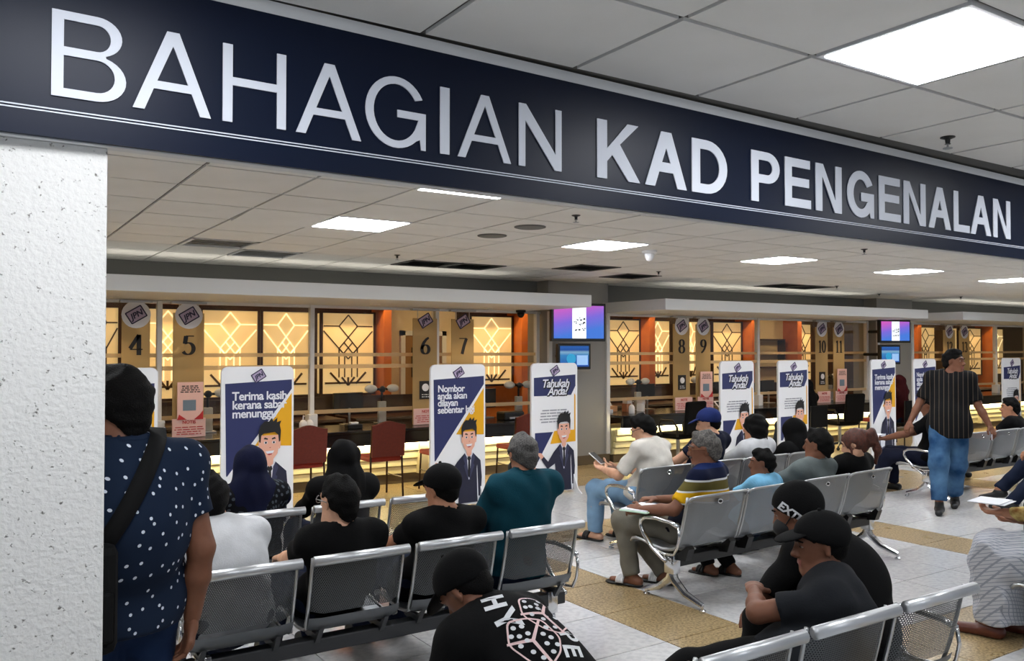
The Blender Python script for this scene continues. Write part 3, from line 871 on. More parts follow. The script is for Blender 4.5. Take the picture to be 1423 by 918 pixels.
t = thing('tissue_box', 'pale tissue box with a raised tissue on the counter', 'tissue box', (8.72, 10.5, .725))
MB().bbox(-.12, .12, -.06, .06, 0, .09, .008).build('box', M('tissue_tan', (196, 150, 110), .6), t)
MB().add([(-.06, 0, .09), (.06, 0, .09), (.03, .03, .17), (-.03, -.02, .19), (0, .05, .13)], [(0, 1, 2, 3), (1, 4, 2), (0, 3, 4)]).build('tissue', m_white, t)
t = thing('card_printer', 'squat black card printer on the counter by the orange partition', 'printer', (6.55, 10.05, .725))
MB().bbox(-.17, .17, -.10, .12, 0, .12, .02).build('body', m_black, t); MB().bbox(-.09, .09, -.12, -.09, .02, .05, .005).build('tray', m_greyink, t)
t = thing('desk_partition', 'orange wooden partition behind the glass beside window 7', 'partition', (7.15, 11.2, 0))
MB().bbox(-.36, .36, 0, .04, 0, 1.15, .006).build('board', m_wood_or, t); MB().bbox(-.38, .38, -.01, .05, 1.15, 1.18, .005).build('cap_rail', m_darkwood, t)
MB().bbox(-.36, -.30, -.2, .25, 0, .04, .005).bbox(.30, .36, -.2, .25, 0, .04, .005).build('foot', m_darkwood, t)
for k, (x, w, hh, mm) in enumerate(((8.55, .16, .05, m_white), (8.95, .12, .22, M('brown_card', (150, 100, 70), .6)), (9.25, .10, .20, m_white), (12.0, .2, .05, m_white), (14.75, .22, .04, m_white))):
    t = thing('paper_stack' if hh < .1 else 'leaflet_holder', ('low stack of white papers on the counter top' if hh < .1 else 'upright leaflet holder on the counter top'), 'papers' if hh < .1 else 'leaflet holder', (x, 10.35, .725), .2 * k, 'counter papers' if hh < .1 else 'leaflet holders')
    MB().bbox(-w / 2, w / 2, -.05, .05, 0, hh * .6, .004).build('lower_sheets' if hh < .1 else 'holder_back', mm, t)
    MB().bbox(-w / 2.2, w / 2.2, -.06, .04, hh * .6, hh, .003).build('upper_sheets' if hh < .1 else 'leaflet', m_print_white, t)

# wall televisions
def tv(x, y, z, w, h, mat, label, kind):
    t = thing('television', label, 'television', (x, y, z), math.radians(-8), None)
    MB().bbox(-w / 2 - .035, w / 2 + .035, 0, .07, -h / 2 - .04, h / 2 + .035, .01).build('casing', m_black, t)
    MB().box(-w / 2, w / 2, -.003, .001, -h / 2, h / 2).build('screen_panel', mat, t)
    MB().tube([(0, .06, 0), (0, .62, 0)], .03, 8).build('wall_bracket', m_black, t)
    if kind == 'a':
        MB().box(-w * .14, w * .14, -.005, -.002, -h / 2, h / 2).build('picture_strip', m_screen_white, t)
        b = MB(); rnd = random.Random(4)
        for k in range(22):
            xx = rnd.uniform(-w * .12, w * .10); zz = rnd.uniform(-h * .3, h * .16); s = rnd.uniform(.008, .022)
            b.box(xx, xx + s * 1.4, -.007, -.004, zz, zz + s)
        tag(b.build('picture_marks', m_ink, t), kind='stuff')
    else:
        MB().box(w * .08, w * .46, -.005, -.002, -h * .42, h * .05).build('picture_block', M('screen_pale', (150, 190, 235), .3, emit=.45, ecol=(150, 190, 240)), t)
        MB().prism(arc(-w * .12, -h * .12, w * .16, h * .25, 0, 340, 17), 'y', -.005, -.002).build('picture_globe', M('screen_teal', (40, 150, 200), .3, emit=.4, ecol=(50, 160, 210)), t)
    return t
tv(7.28, 9.42, 2.10, .80, .46, m_screen_a, 'large lit television with a pink and blue picture on the near grey pier', 'a')
tv(7.26, 9.50, 1.62, .46, .29, m_screen_b, 'small lit television with a blue picture under the larger one on the near pier', 'b')
tv(14.78, 9.42, 2.06, .74, .36, m_screen_a, 'large lit television with a pink and blue picture on the far grey pier', 'a')
tv(14.74, 9.50, 1.62, .46, .29, m_screen_b, 'small lit television with a blue picture under the larger one on the far pier', 'b')
t = thing('security_camera', 'black dome security camera under the canopy end by the near pier', 'camera', (6.62, 9.9, 2.268))
MB().lathe([(.07, 0), (.07, -.03), (.055, -.035)], n=18).build('mount', m_black, t)
MB().lathe([(.055, -.03), (.052, -.07), (.03, -.10), (.004, -.108)], n=18).build('dome', m_black, t, smooth=True)
# ------------------------------------------------------------------ standees
SW, SH = .70, 1.555
def flat(parent, name, polys, mat, y):
    b = MB()
    for p in polys: b.prism(p, 'y', y, y + .0015)
    return b.build(name, mat, parent)
def figure(t, dx, dz, s, pose, y0=-.022):
    """printed man in a dark suit: one flat print in layers"""
    mats = [m_ink, m_skinprint, m_suit, m_print_white, M('print_lip', (170, 60, 60), .5), M('print_grey_suit', (52, 54, 84), .5)]
    b = MB()
    def P(poly, mi, k):
        b.prism([(dx + x * s, dz + z * s) for x, z in poly], 'y', y0 - k * .0012, y0 - k * .0012 + .001, mi)
    # suit body
    P([(-.17, .50), (-.06, .60), (.06, .60), (.17, .50), (.19, .30), (.17, 0), (-.15, 0), (-.14, .30)], 2, 0)
    if pose == 'out':
        P([(-.17, .50), (-.10, .53), (-.14, .36), (-.27, .29), (-.37, .42), (-.33, .455), (-.26, .385)], 2, 1)
        P([(-.37, .42), (-.33, .455), (-.37, .50), (-.47, .515), (-.48, .495), (-.42, .475)], 1, 1)
        P([(.12, .45), (.14, .06), (.125, .06), (.115, .4)], 3, 1)
        P([(.125, .07), (.16, .07), (.155, .0), (.13, .0)], 3, 2)
    else:
        P([(-.17, .50), (-.08, .52), (-.10, .34), (-.16, .30), (-.22, .30)], 2, 1)
        P([(-.26, .30), (-.06, .34), (-.10, .10), (-.24, .06)], 5, 2)
        P([(-.24, .29), (-.08, .32), (-.11, .12), (-.22, .09)], 3, 3)
        P([(.11, .40), (.13, .04), (.12, .04), (.105, .38)], 3, 1)
    # shirt, tie, lapels
    P([(-.06, .605), (.06, .605), (.015, .28), (-.01, .28)], 3, 2)
    P([(-.018, .56), (.02, .56), (.03, .53), (.016, .51), (.022, .33), (.003, .30), (-.018, .33), (-.010, .51), (-.026, .53)], 0, 3)
    P([(-.06, .60), (-.085, .54), (-.055, .47), (-.075, .45), (-.004, .26), (-.03, .55)], 5, 3)
    P([(.06, .60), (.088, .54), (.06, .47), (.08, .45), (.004, .26), (.035, .55)], 5, 3)
    # neck, ears, face
    P([(-.04, .66), (.04, .66), (.035, .58), (0, .55), (-.035, .58)], 1, 3)
    P([(-.112, .80), (-.09, .81), (-.09, .72), (-.105, .73)], 1, 3)
    P([(.112, .80), (.09, .81), (.09, .72), (.105, .73)], 1, 3)
    P([(-.092, .86), (.092, .86), (.095, .78), (.078, .68), (.035, .625), (-.035, .625), (-.078, .68), (-.095, .78)], 1, 4)
    # hair with a spiky fringe
    P([(-.105, .80), (-.092, .79), (-.085, .86), (-.06, .88), (.05, .89), (.085, .86), (.092, .79), (.105, .80), (.112, .90), (.10, .96),
       (.115, 1.0), (.07, .985), (.075, 1.03), (.035, .995), (.02, 1.03), (-.01, .995), (-.05, 1.0), (-.09, .96), (-.112, .90)], 0, 5)
    # brows, eyes, mouth
    for q in (-1, 1):
        P([(q * .062, .825), (q * .02, .818), (q * .02, .830), (q * .05, .842)][::q], 0, 5)
        P([(a * 1.0 + q * .04, z) for a, z in arc(0, .79, .018, .013, 0, 330, 11)], 3, 5)
        P([(a * 1.0 + q * .04, z) for a, z in arc(0, .79, .010, .011, 0, 330, 11)], 0, 6)
    P([(-.008, .74), (.012, .745), (.006, .735)], 4, 5)
    P([(-.045, .705), (.045, .71), (.025, .675), (-.015, .67)], 3, 5)
    P([(-.03, .680), (.03, .685), (.018, .672), (-.01, .666)], 4, 6)
    b.build('printed_figure', mats, t)

def standee(x, y, rz, kind, label, words=None, fig='out'):
    t = thing('advert_standee', label, 'standee', (x, y, 0), rz, None)
    h = SW / 2; r = .06
    out = [(-h, .03)] + [(h, .03)] + arc(h - r, SH - r, r, r, 0, 90, 6) + arc(-h + r, SH - r, r, r, 90, 180, 6)
    MB().prism(out, 'y', -.014, .014).build('board', m_white, t)
    for s in (-1, 1):
        MB().prism([(-.17, 0), (.17, 0), (.10, .05), (.02, .22), (-.02, .22), (-.10, .05)], 'x', s * (h - .06) - .008, s * (h - .06) + .008).build('foot', m_white, t)
    e = -.0165
    if kind == 'plain':
        flat(t, 'navy_field', [[(-h + .035, 1.395), (h - .02, 1.425), (h - .02, 1.335), (-h + .06, .53), (-h + .05, .53)]], m_navy, e)
        flat(t, 'amber_field', [[(h - .02, 1.295), (h - .02, .78), (-.03, .80)]], m_yellow, e)
        tm = text_mesh(words, .098, 'LEFT', .0022, 0, .001, .94, .74)
        four = words.count('\n') > 2
        wd = max(v.co.x for v in tm.vertices); k = (.47 if four else .53) / wd
        put_flat('slogan', tm, m_print_white, t, (-h + (.085 if four else .10), e - .002, 1.262 if four else 1.238), scale=(k, k * 1.02, 1))
        figure(t, .13 if four else .11, .05, .90 if four else .98, fig)
    else:
        flat(t, 'navy_heading', [[(-h + .035, 1.385), (h - .03, 1.415), (h - .03, 1.28), (h - .10, 1.17), (-h + .035, 1.17)]], m_navy, e)
        flat(t, 'navy_field', [[(-h + .05, .74), (-.03, .74), (-h + .09, .40), (-h + .05, .40)]], m_navy, e)
        flat(t, 'amber_field', [[(h - .03, .75), (-.01, .75), (-.07, .60), (h - .03, .61)], [(h - .03, 1.26), (h - .03, 1.16), (h - .05, 1.19), (h - .05, .75), (h - .03, .75)]], m_yellow, e)
        put_flat('slogan_shadow', text_mesh('Tahukah\n  Anda?', .135, 'CENTER', .010, .28, .001, .9, .68), m_ink, t, (.015, e - .002, 1.262))
        put_flat('slogan', text_mesh('Tahukah\n  Anda?', .135, 'CENTER', .0025, .28, .001, .9, .68), m_print_white, t, (.005, e - .004, 1.270))
        textlines(t, 0, .99, .46, 5, .034, e - .002, m_greyink, .014, int(abs(x) * 10))
        figure(t, .13, -.02 + .06, .92, fig)
    logo(t, .0, e - .001, 1.465, .155, False)
    return t
ZR = math.radians
standee(1.17, 8.15, ZR(2), 'know', 'white rounded standee with navy heading, half hidden by the polka-dot man', None, 'out')
standee(2.42, 8.15, ZR(2), 'plain', 'rounded standee reading Terima kasih kerana sabar menunggu', 'Terima kasih\nkerana sabar\nmenunggu', 'fold')
standee(4.56, 8.05, ZR(3), 'plain', 'rounded standee reading Nombor anda akan dilayan sebentar lagi', 'Nombor\nanda akan\ndilayan\nsebentar lagi', 'out')
standee(5.96, 8.20, ZR(3), 'know', 'Tahukah Anda standee beside the near grey pier, its figure holding one arm out', None, 'out')
standee(9.10, 8.2, ZR(2), 'know', 'Tahukah Anda standee in front of counters 8 and 9, behind the navy cap', None, 'fold')
standee(10.29, 8.2, ZR(2), 'know', 'Tahukah Anda standee in front of counter 10, behind the black headscarf', None, 'fold')
standee(12.50, 8.2, ZR(2), 'plain', 'navy and amber standee with three small lines, beside the far televisions', 'Terima kasih\nkerana sabar\nmenunggu', 'fold')
standee(13.67, 8.2, ZR(2), 'plain', 'navy standee with four small lines, half hidden by the walking man', 'Nombor\nanda akan\ndilayan\nsebentar lagi', 'out')
standee(16.52, 8.2, ZR(2), 'know', 'narrow looking Tahukah Anda standee past the walking man by the far counter', None, 'fold')

# ------------------------------------------------------------------ bench seating
def profile_sheet(prof, w, wing, uvs=True, th=.0, crown=0.0):
    """sheet swept across x along a (y,z) profile; sides bend forward by wing"""
    xs = [-.5, -.47, -.42, -.36, 0, .36, .42, .47, .5]
    ws = [1, .75, .35, 0, 0, 0, .35, .75, 1]
    n = len(prof); vs = []; uv = []; L = [0]
    for i in range(1, n):
        L.append(L[-1] + math.dist(prof[i], prof[i - 1]))
    for i, (y, z) in enumerate(prof):
        t = Vector((prof[min(i + 1, n - 1)][0] - prof[max(i - 1, 0)][0], prof[min(i + 1, n - 1)][1] - prof[max(i - 1, 0)][1])).normalized()
        nn = Vector((-t.y, t.x))      # towards the sitter when the profile runs from top of back to front of seat
        for x, q in zip(xs, ws):
            vs.append((x * w, y + nn.x * wing * q, z + nn.y * wing * q)); uv.append((x * w, L[i]))
    m = len(xs)
    fs = [(i * m + j, i * m + j + 1, (i + 1) * m + j + 1, (i + 1) * m + j) for i in range(n - 1) for j in range(m - 1)]
    return vs, fs, uv
def sheet_mesh(name, prof, w, wing, mat):
    vs, fs, uv = profile_sheet(prof, w, wing)
    me = bpy.data.meshes.new(name); me.from_pydata(vs, [], fs); me.materials.append(mat)
    ul = me.uv_layers.new(name='UVMap')
    for lp in me.loops: ul.data[lp.index].uv = uv[lp.vertex_index]
    me.polygons.foreach_set('use_smooth', [True] * len(me.polygons)); me.update()
    return me
BACK = [(.012, .728), (.022, .68), (.040, .60), (.066, .50), (.090, .425), (.105, .39)]
SEAT = [(.125, .375), (.16, .360), (.25, .350), (.36, .362), (.44, .378), (.50, .382), (.535, .372), (.548, .352)]
BACK_M = BACK[:4] + [(.080, .462)]
SEAT_M = [(.088, .440), (.098, .408)] + SEAT
BPARTS = {}
def bench(x, y, rz, n, pitch, kind, label, end_arms=(True, True), legs=None):
    t = thing('waiting_bench', label, 'bench', (x, y, 0), rz, None)
    key = (pitch, kind); gap = .075 if kind == 'mesh' else .03
    w = pitch - gap
    if key not in BPARTS:
        pm = m_perf if kind == 'mesh' else m_perf_fine
        d = {}
        bk, st = (BACK_M, SEAT_M) if kind == 'mesh' else (BACK, SEAT)
        d['back'] = sheet_mesh('backrest', bk, w, .040 if kind == 'mesh' else .018, pm)
        d['seat'] = sheet_mesh('seat', st, w, .012, pm if kind != 'mesh' else M('grey_seat_steel', (104, 108, 112), .4, .55))
        rim = m_steel
        if kind == 'mesh':
            b = MB(); b.tube([(-w / 2 - .008, .006, .732), (w / 2 + .008, .006, .732)], .024, 14)
            d['roll'] = b.mesh('top_roll', M('bright_rolled_steel', (200, 203, 207), .38, .8), True)
        else:
            b = MB(); b.tube([(-w / 2, .030, .705), (-w / 2 + .01, .010, .732), (-w / 2 + .05, .004, .738), (w / 2 - .05, .004, .738), (w / 2 - .01, .010, .732), (w / 2, .030, .705)], .009, 8)
            d['roll'] = b.mesh('top_rim', m_steel, True)
        for s in (-1, 1):
            b = MB()
            off = .040 if kind == 'mesh' else .018
            pth = [(s * w / 2, p[0] + off * .9, p[1] + .01) for p in BACK] + [(s * w / 2, p[0] + .01, p[1] + .012) for p in SEAT]
            b.tube(pth, .009 if kind == 'mesh' else .011, 6)
            d['edge%d' % s] = b.mesh('edge_tube', m_steel, True)
        b = MB(); b.prism([(.09, .40), (.16, .345), (.40, .350), (.40, .335), (.20, .29), (.10, .30), (.07, .38)], 'x', -.03, .03)
        if kind == 'mesh': b = MB().prism([(.10, .385), (.16, .345), (.34, .345), (.30, .31), (.16, .30)], 'x', -.012, .012)
        d['bracket'] = b.mesh('bracket', m_black if kind != 'mesh' else M('grey_bracket', (78, 80, 83), .45, .5))
        b = MB(); b.tube([(.022 * math.cos(a), .004 + .002 * math.sin(a), .690 + .013 * math.sin(a)) for a in np.linspace(0, 2 * math.pi, 13)[:-1]], .0045, 6, closed=True)
        b.prism(arc(0, .690, .019, .011, 0, 330, 11), 'y', .004, .009, 1); d['slot'] = b.mesh('handle_slot', [m_chrome, m_dark_hole])
        BPARTS[key] = d
    d = BPARTS[key]; L = n * pitch
    for k in range(n):
        xc = (k + .5) * pitch
        obj('backrest', d['back'], t, (xc, 0, 0)); obj('seat', d['seat'], t, (xc, 0, 0)); obj('top_roll' if kind == 'mesh' else 'top_rim', d['roll'], t, (xc, 0, 0))
        for s in (-1, 1): obj('edge_tube', d['edge%d' % s], t, (xc, 0, 0))
        if kind != 'mesh': obj('handle_slot', d['slot'], t, (xc, 0, 0))
        obj('bracket', d['bracket'], t, (xc - w * .36, 0, 0)); obj('bracket', d['bracket'], t, (xc + w * .36, 0, 0))
    MB().bbox(.03, L - .03, .17, .25, .245, .315, .006).build('beam', m_black if kind != 'mesh' else M('grey_beam', (58, 60, 63), .45, .4), t)
    lm = m_chrome if kind != 'dark' else m_steel
    for lx in (legs or (.06, L - .06)):
        b = MB()
        b.bbox(lx - .035, lx + .035, .165, .255, .20, .33, .008)
        b.tube([(lx, .21, .30), (lx, .21, .20), (lx, .235, .155), (lx, .33, .085), (lx, .46, .04)], [.034, .034, .03, .024, .018], 8)
        b.tube([(lx, .21, .20), (lx, .185, .155), (lx, .09, .085), (lx, -.06, .04)], [.034, .03, .024, .018], 8)
        lg = smooth_angle(b.build('leg', lm, t))
        for fy in (.455, -.055):
            MB().lathe([(.024, 0), (.024, .012), (.010, .02), (.010, .045)], (lx, fy, 0), 10).build('foot_pad', m_chrome, lg)
    for q, on in zip((0, 1), end_arms):
        if not on: continue
        ax = .0 if q == 0 else L
        b = MB()
        b.tube([(ax, .10, .535), (ax, .16, .555), (ax, .30, .565), (ax, .40, .555), (ax, .445, .53), (ax, .45, .49), (ax, .42, .44), (ax, .34, .36), (ax, .24, .30), (ax, .21, .29)], .015, 8)
        b.tube([(ax, .34, .36), (ax, .22, .335), (ax, .14, .345), (ax, .105, .40), (ax, .09, .47), (ax, .10, .535)], .009, 8)
        b.build('armrest', m_chrome, t, smooth=True)
    return t
bench(.83, 3.82, 0, 4, .545, 'mesh', 'perforated steel bench carrying the white shirt, flat cap and teal shirt men', legs=(.12, 2.06))
bench(1.30, 5.07, 0, 3, .53, 'mesh', 'perforated steel bench carrying the two women in dark headscarves', legs=(.12, 1.5))
bench(.85, 1.91, 0, 5, .545, 'mesh', 'perforated steel bench with rolled tops under the man in the HYPE shirt', legs=(.12, 2.6))
bench(4.04, 4.05, math.radians(3.2), 4, .625, 'sheet', 'grey steel bench with chrome armrest under the striped polo man')
bench(4.70, 5.25, math.radians(.5), 4, .625, 'sheet', 'grey steel bench under the man in the cream tee and pale jeans')
bench(9.28, 5.37, math.radians(.5), 4, .60, 'sheet', 'grey steel bench with empty backs behind the walking man')
bench(9.80, 4.05, math.radians(1), 4, .60, 'sheet', 'grey steel bench mostly out of view under the seated jeans legs')
bench(5.02, 1.95, 0, 4, .60, 'sheet', 'grey steel bench mostly out of view under the plaid sarong')

# ------------------------------------------------------------------ red banquet chairs, black office chairs
def red_chair(x, y, rz, label):
    t = thing('red_chair', label, 'chair', (x, y, 0), rz, 'red visitor chairs')
    MB().bbox(-.20, .20, -.02, .40, .43, .49, .02).build('seat', M('red_seat_fabric', (150, 44, 32), .7), t)
    n = 9
    top = [(-.205 + .41 * i / n, .86 + .045 * math.cos(math.pi * (i / n - .5)) ** 2) for i in range(n + 1)]
    b = MB().prism([(-.20, .50)] + [(.20, .50)] + top[::-1], 'y', -.055, -.015)
    o = b.build('backrest', m_redfab, t); o.rotation_euler = (math.radians(4), 0, 0)
    for sx in (-1, 1):
        MB().tube([(sx * .20, -.09, .86), (sx * .195, -.035, .46), (sx * .20, -.06, 0)], .012, 8).build('leg', m_tube_dark, t)
        MB().tube([(sx * .19, .36, .44), (sx * .20, .39, 0)], .012, 8).build('leg', m_tube_dark, t)
        MB().tube([(sx * .198, -.045, .24), (sx * .196, .375, .24)], .008, 6).build('stretcher', m_tube_dark, t)
    return t
for x, y, lab in ((4.14, 9.0, 'red-brown visitor chair with arched back facing the counter, fully in view'), (3.18, 8.95, 'red-brown visitor chair partly hidden behind the Terima kasih standee'),
             (5.0, 9.05, 'red-brown visitor chair partly hidden behind the Nombor anda standee'), (6.12, 9.05, 'red-brown visitor chair behind the teal shirted man'),
             (13.75, 9.0, 'red-brown visitor chair below the far counter near the ponytail woman')):
    red_chair(x, y, 0, lab)
def office_chair(x, y, rz, label):
    t = thing('office_chair', label, 'chair', (x, y, 0), rz, None)
    MB().bbox(-.24, .24, -.02, .44, .42, .50, .035).build('seat', m_black_matte, t)
    o = MB().bbox(-.22, .22, -.07, -.01, .50, .98, .03).build('backrest', m_black_matte, t); o.rotation_euler = (math.radians(6), 0, 0)
    for s in (-1, 1):
        MB().tube([(s * .25, .0, .46), (s * .28, -.02, .60), (s * .28, .06, .69), (s * .28, .28, .69), (s * .27, .33, .60), (s * .25, .30, .47)], .016, 8).build('armrest', m_black, t)
    MB().tube([(0, .2, .42), (0, .2, .10)], .028, 10).build('gas_post', m_steel, t)
    for k in range(5):
        a = k * 2 * math.pi / 5
        lg = MB().tube([(0, .2, .11), (.27 * math.cos(a), .2 + .27 * math.sin(a), .06)], [.022, .015], 8).build('leg', m_black, t)
        MB().ball((.27 * math.cos(a), .2 + .27 * math.sin(a), .03), .03, 6).build('castor', m_black, lg)
    return t
office_chair(8.92, 8.95, .1, 'black office chair with loop armrests behind the cream tee man')
office_chair(12.75, 9.0, -.1, 'black office chair with loop armrests behind the ponytail woman')
# ------------------------------------------------------------------ figures: smooth implicit bodies meshed with surface nets
A_ = lambda *v: np.array(v, dtype=float)
def unit(v):
    return v / (np.linalg.norm(v) + 1e-9)
class Prim:
    __slots__ = ('kind', 'a', 'b', 'ra', 'rb', 'k', 'fl', 'clip', 'R')
def RC(a, b, ra, rb, k=.03, fl=None, clip=None):
    p = Prim(); p.kind = 0; p.a = np.array(a, float); p.b = np.array(b, float); p.ra = ra; p.rb = rb; p.k = k; p.fl = fl; p.clip = clip; p.R = None
    return p
def EL(c, R, rad, k=.02):
    p = Prim(); p.kind = 1; p.a = np.array(c, float); p.R = np.array(R, float); p.b = np.array(rad, float); p.k = k; p.ra = p.rb = max(rad); p.fl = None; p.clip = None
    return p
def pdist(p, X, Y, Z):
    if p.kind == 0:
        ba = p.b - p.a; L2 = ba @ ba + 1e-9
        dx, dy, dz = X - p.a[0], Y - p.a[1], Z - p.a[2]
        t = np.clip((dx * ba[0] + dy * ba[1] + dz * ba[2]) / L2, 0, 1)
        qx, qy, qz = dx - t * ba[0], dy - t * ba[1], dz - t * ba[2]
        if p.fl is not None:
            ax, f = p.fl
            s = (qx * ax[0] + qy * ax[1] + qz * ax[2]) * (f - 1)
            qx, qy, qz = qx + s * ax[0], qy + s * ax[1], qz + s * ax[2]
        d = np.sqrt(qx * qx + qy * qy + qz * qz) - (p.ra + (p.rb - p.ra) * t)
        if p.clip is not None:
            c, n = p.clip
            d = np.maximum(d, (X - c[0]) * n[0] + (Y - c[1]) * n[1] + (Z - c[2]) * n[2])
        return d
    dx, dy, dz = X - p.a[0], Y - p.a[1], Z - p.a[2]
    R, r = p.R, p.b
    u = (dx * R[0, 0] + dy * R[1, 0] + dz * R[2, 0]) / r[0]
    v = (dx * R[0, 1] + dy * R[1, 1] + dz * R[2, 1]) / r[1]
    w = (dx * R[0, 2] + dy * R[1, 2] + dz * R[2, 2]) / r[2]
    k0 = np.sqrt(u * u + v * v + w * w)
    return (k0 - 1) * r.min() * .5 + (k0 - 1) * r.mean() * .5
def pbox(p):
    if p.kind == 0:
        r = max(p.ra, p.rb); return np.minimum(p.a, p.b) - r, np.maximum(p.a, p.b) + r
    return p.a - p.ra, p.a + p.ra
def surfnet(prims, h, cuts=(), fold=0.0, fs=1.0, seed=0):
    lo = np.min([pbox(p)[0] for p in prims], 0) - 4 * h; hi = np.max([pbox(p)[1] for p in prims], 0) + 4 * h
    n = np.ceil((hi - lo) / h).astype(int) + 1
    F = np.full(n, .12, dtype=np.float32)
    ax = [lo[i] + h * np.arange(n[i]) for i in range(3)]
    for p in prims:
        a, b = pbox(p); pad = max(.05, p.k * 1.5) + 2 * h
        i0 = np.maximum(((a - pad - lo) / h).astype(int), 0); i1 = np.minimum(((b + pad - lo) / h).astype(int) + 2, n)
        X = ax[0][i0[0]:i1[0], None, None]; Y = ax[1][None, i0[1]:i1[1], None]; Z = ax[2][None, None, i0[2]:i1[2]]
        d = pdist(p, X, Y, Z)
        sl = (slice(i0[0], i1[0]), slice(i0[1], i1[1]), slice(i0[2], i1[2]))
        f = F[sl]; k = p.k
        e = np.maximum(k - np.abs(f - d), 0) / k
        F[sl] = np.minimum(f, d) - e * e * k * .25
    X, Y, Z = ax[0][:, None, None], ax[1][None, :, None], ax[2][None, None, :]
    if fold:
        rs = np.random.RandomState(seed + 1)
        for q in range(5):
            w = rs.normal(size=3); w = unit(w) * rs.uniform(18, 60) * fs
            ph = rs.uniform(0, 6.28, 2); w2 = unit(rs.normal(size=3)) * 9 * fs
            s = np.sin(X * w[0] + Y * w[1] + Z * w[2] + 1.6 * np.sin(X * w2[0] + Y * w2[1] + Z * w2[2] + ph[1]) + ph[0])
            F += (fold * (.5 if q else .8) * s).astype(np.float32)
    for c in cuts:
        if c[0] == 'sub':
            F = np.maximum(F, -pdist(c[1], X, Y, Z))
        else:
            F = np.maximum(F, (X - c[1][0]) * c[2][0] + (Y - c[1][1]) * c[2][1] + (Z - c[1][2]) * c[2][2])
    F[0], F[-1], F[:, 0], F[:, -1], F[:, :, 0], F[:, :, -1] = .1, .1, .1, .1, .1, .1
    S = F < 0
    cells = S[:-1, :-1, :-1]
    any_ = np.zeros(cells.shape, bool); all_ = np.ones(cells.shape, bool)
    cs = [(i, j, k) for i in (0, 1) for j in (0, 1) for k in (0, 1)]
    N = [q - 1 for q in n]
    for c in cs:
        q = S[c[0]:c[0] + N[0], c[1]:c[1] + N[1], c[2]:c[2] + N[2]]
        any_ |= q; all_ &= q
    act = any_ & ~all_
    idx = np.argwhere(act)
    if len(idx) == 0: return np.zeros((0, 3)), []
    vid = np.full(act.shape, -1, np.int64); vid[act] = np.arange(len(idx))
    acc = np.zeros((len(idx), 3)); cnt = np.zeros(len(idx))
    for c in cs:
        for axn in range(3):
            if c[axn]: continue
            d2 = list(c); d2[axn] = 1
            f0 = F[idx[:, 0] + c[0], idx[:, 1] + c[1], idx[:, 2] + c[2]]; f1 = F[idx[:, 0] + d2[0], idx[:, 1] + d2[1], idx[:, 2] + d2[2]]
            m = (f0 < 0) != (f1 < 0)
            t = f0[m] / (f0[m] - f1[m])
            pt = np.tile(np.array(c, float), (m.sum(), 1)); pt[:, axn] += t
            acc[m] += pt; cnt[m] += 1
    V = (idx + acc / cnt[:, None]) * h + lo
    faces = []
    for axn in range(3):
        a1, a2 = (axn + 1) % 3, (axn + 2) % 3
        s0 = [slice(None)] * 3; s1 = [slice(None)] * 3; s0[axn] = slice(0, -1); s1[axn] = slice(1, None)
        e = S[tuple(s0)] != S[tuple(s1)]
        ii = np.argwhere(e)
        ins = S[ii[:, 0], ii[:, 1], ii[:, 2]]
        def cell(o1, o2):
            j = ii.copy(); j[:, a1] += o1; j[:, a2] += o2
            return vid[j[:, 0], j[:, 1], j[:, 2]]
        q = np.stack([cell(-1, -1), cell(0, -1), cell(0, 0), cell(-1, 0)], 1)
        q[~ins] = q[~ins][:, ::-1]
        faces.append(q)
    return V, np.concatenate(faces)
def np_obj(name, V, Fc, base, mats, parent, mi=None):
    me = bpy.data.meshes.new(name)
    V = (np.asarray(V) - base).astype(np.float32); Fc = np.asarray(Fc, np.int32)
    me.vertices.add(len(V)); me.vertices.foreach_set('co', V.ravel())
    me.loops.add(Fc.size); me.loops.foreach_set('vertex_index', Fc.ravel())
    me.polygons.add(len(Fc)); me.polygons.foreach_set('loop_start', np.arange(0, Fc.size, 4, dtype=np.int32))
    if not isinstance(mats, (list, tuple)): mats = [mats]
    for m in mats: me.materials.append(m)
    me.polygons.foreach_set('use_smooth', np.ones(len(Fc), bool))
    if mi is not None: me.polygons.foreach_set('material_index', mi.astype(np.int32))
    me.update(calc_edges=True); me.validate()
    return obj(name, me, parent)

def ik(a, c, l1, l2, pole):
    v = c - a; d = np.linalg.norm(v)
    if d > (l1 + l2) * .985:
        c = a + v / d * (l1 + l2) * .985; d = (l1 + l2) * .985; v = c - a
    x = (l1 * l1 - l2 * l2 + d * d) / (2 * d); hgt = math.sqrt(max(l1 * l1 - x * x, 0))
    u = v / d; p = unit(pole - u * (pole @ u))
    return a + u * x + p * hgt, c

def skin(name, col): return M('skin_' + name, col, .55, 0, .35, var=(30, .35, tuple(int(v * .86) for v in col)))
SK_MED = skin('medium', (176, 124, 96)); SK_DARK = skin('dark', (120, 78, 58)); SK_LIGHT = skin('light', (208, 160, 132))
m_lip = M('lips', (140, 78, 70), .5)
HAIR_BLK = M('black_hair', (7, 6, 6), .75, 0, .15, bump=(220, .5)); HAIR_GREY = M('grey_hair', (108, 104, 100), .7, var=(90, .9, (52, 50, 50)), bump=(200, .6)); HAIR_RED = M('auburn_hair', (88, 38, 20), .55, var=(60, .8, (44, 20, 13)), bump=(180, .5))
HAIR_SALT = M('salt_pepper_hair', (44, 42, 42), .65, var=(120, .9, (96, 94, 92)), bump=(220, .6))
def cloth(name, col, rough=.9): return M('cloth_' + name, col, rough, 0, .15, var=(14, .35, tuple(int(v * .82) for v in col)), bump=(140, .12))

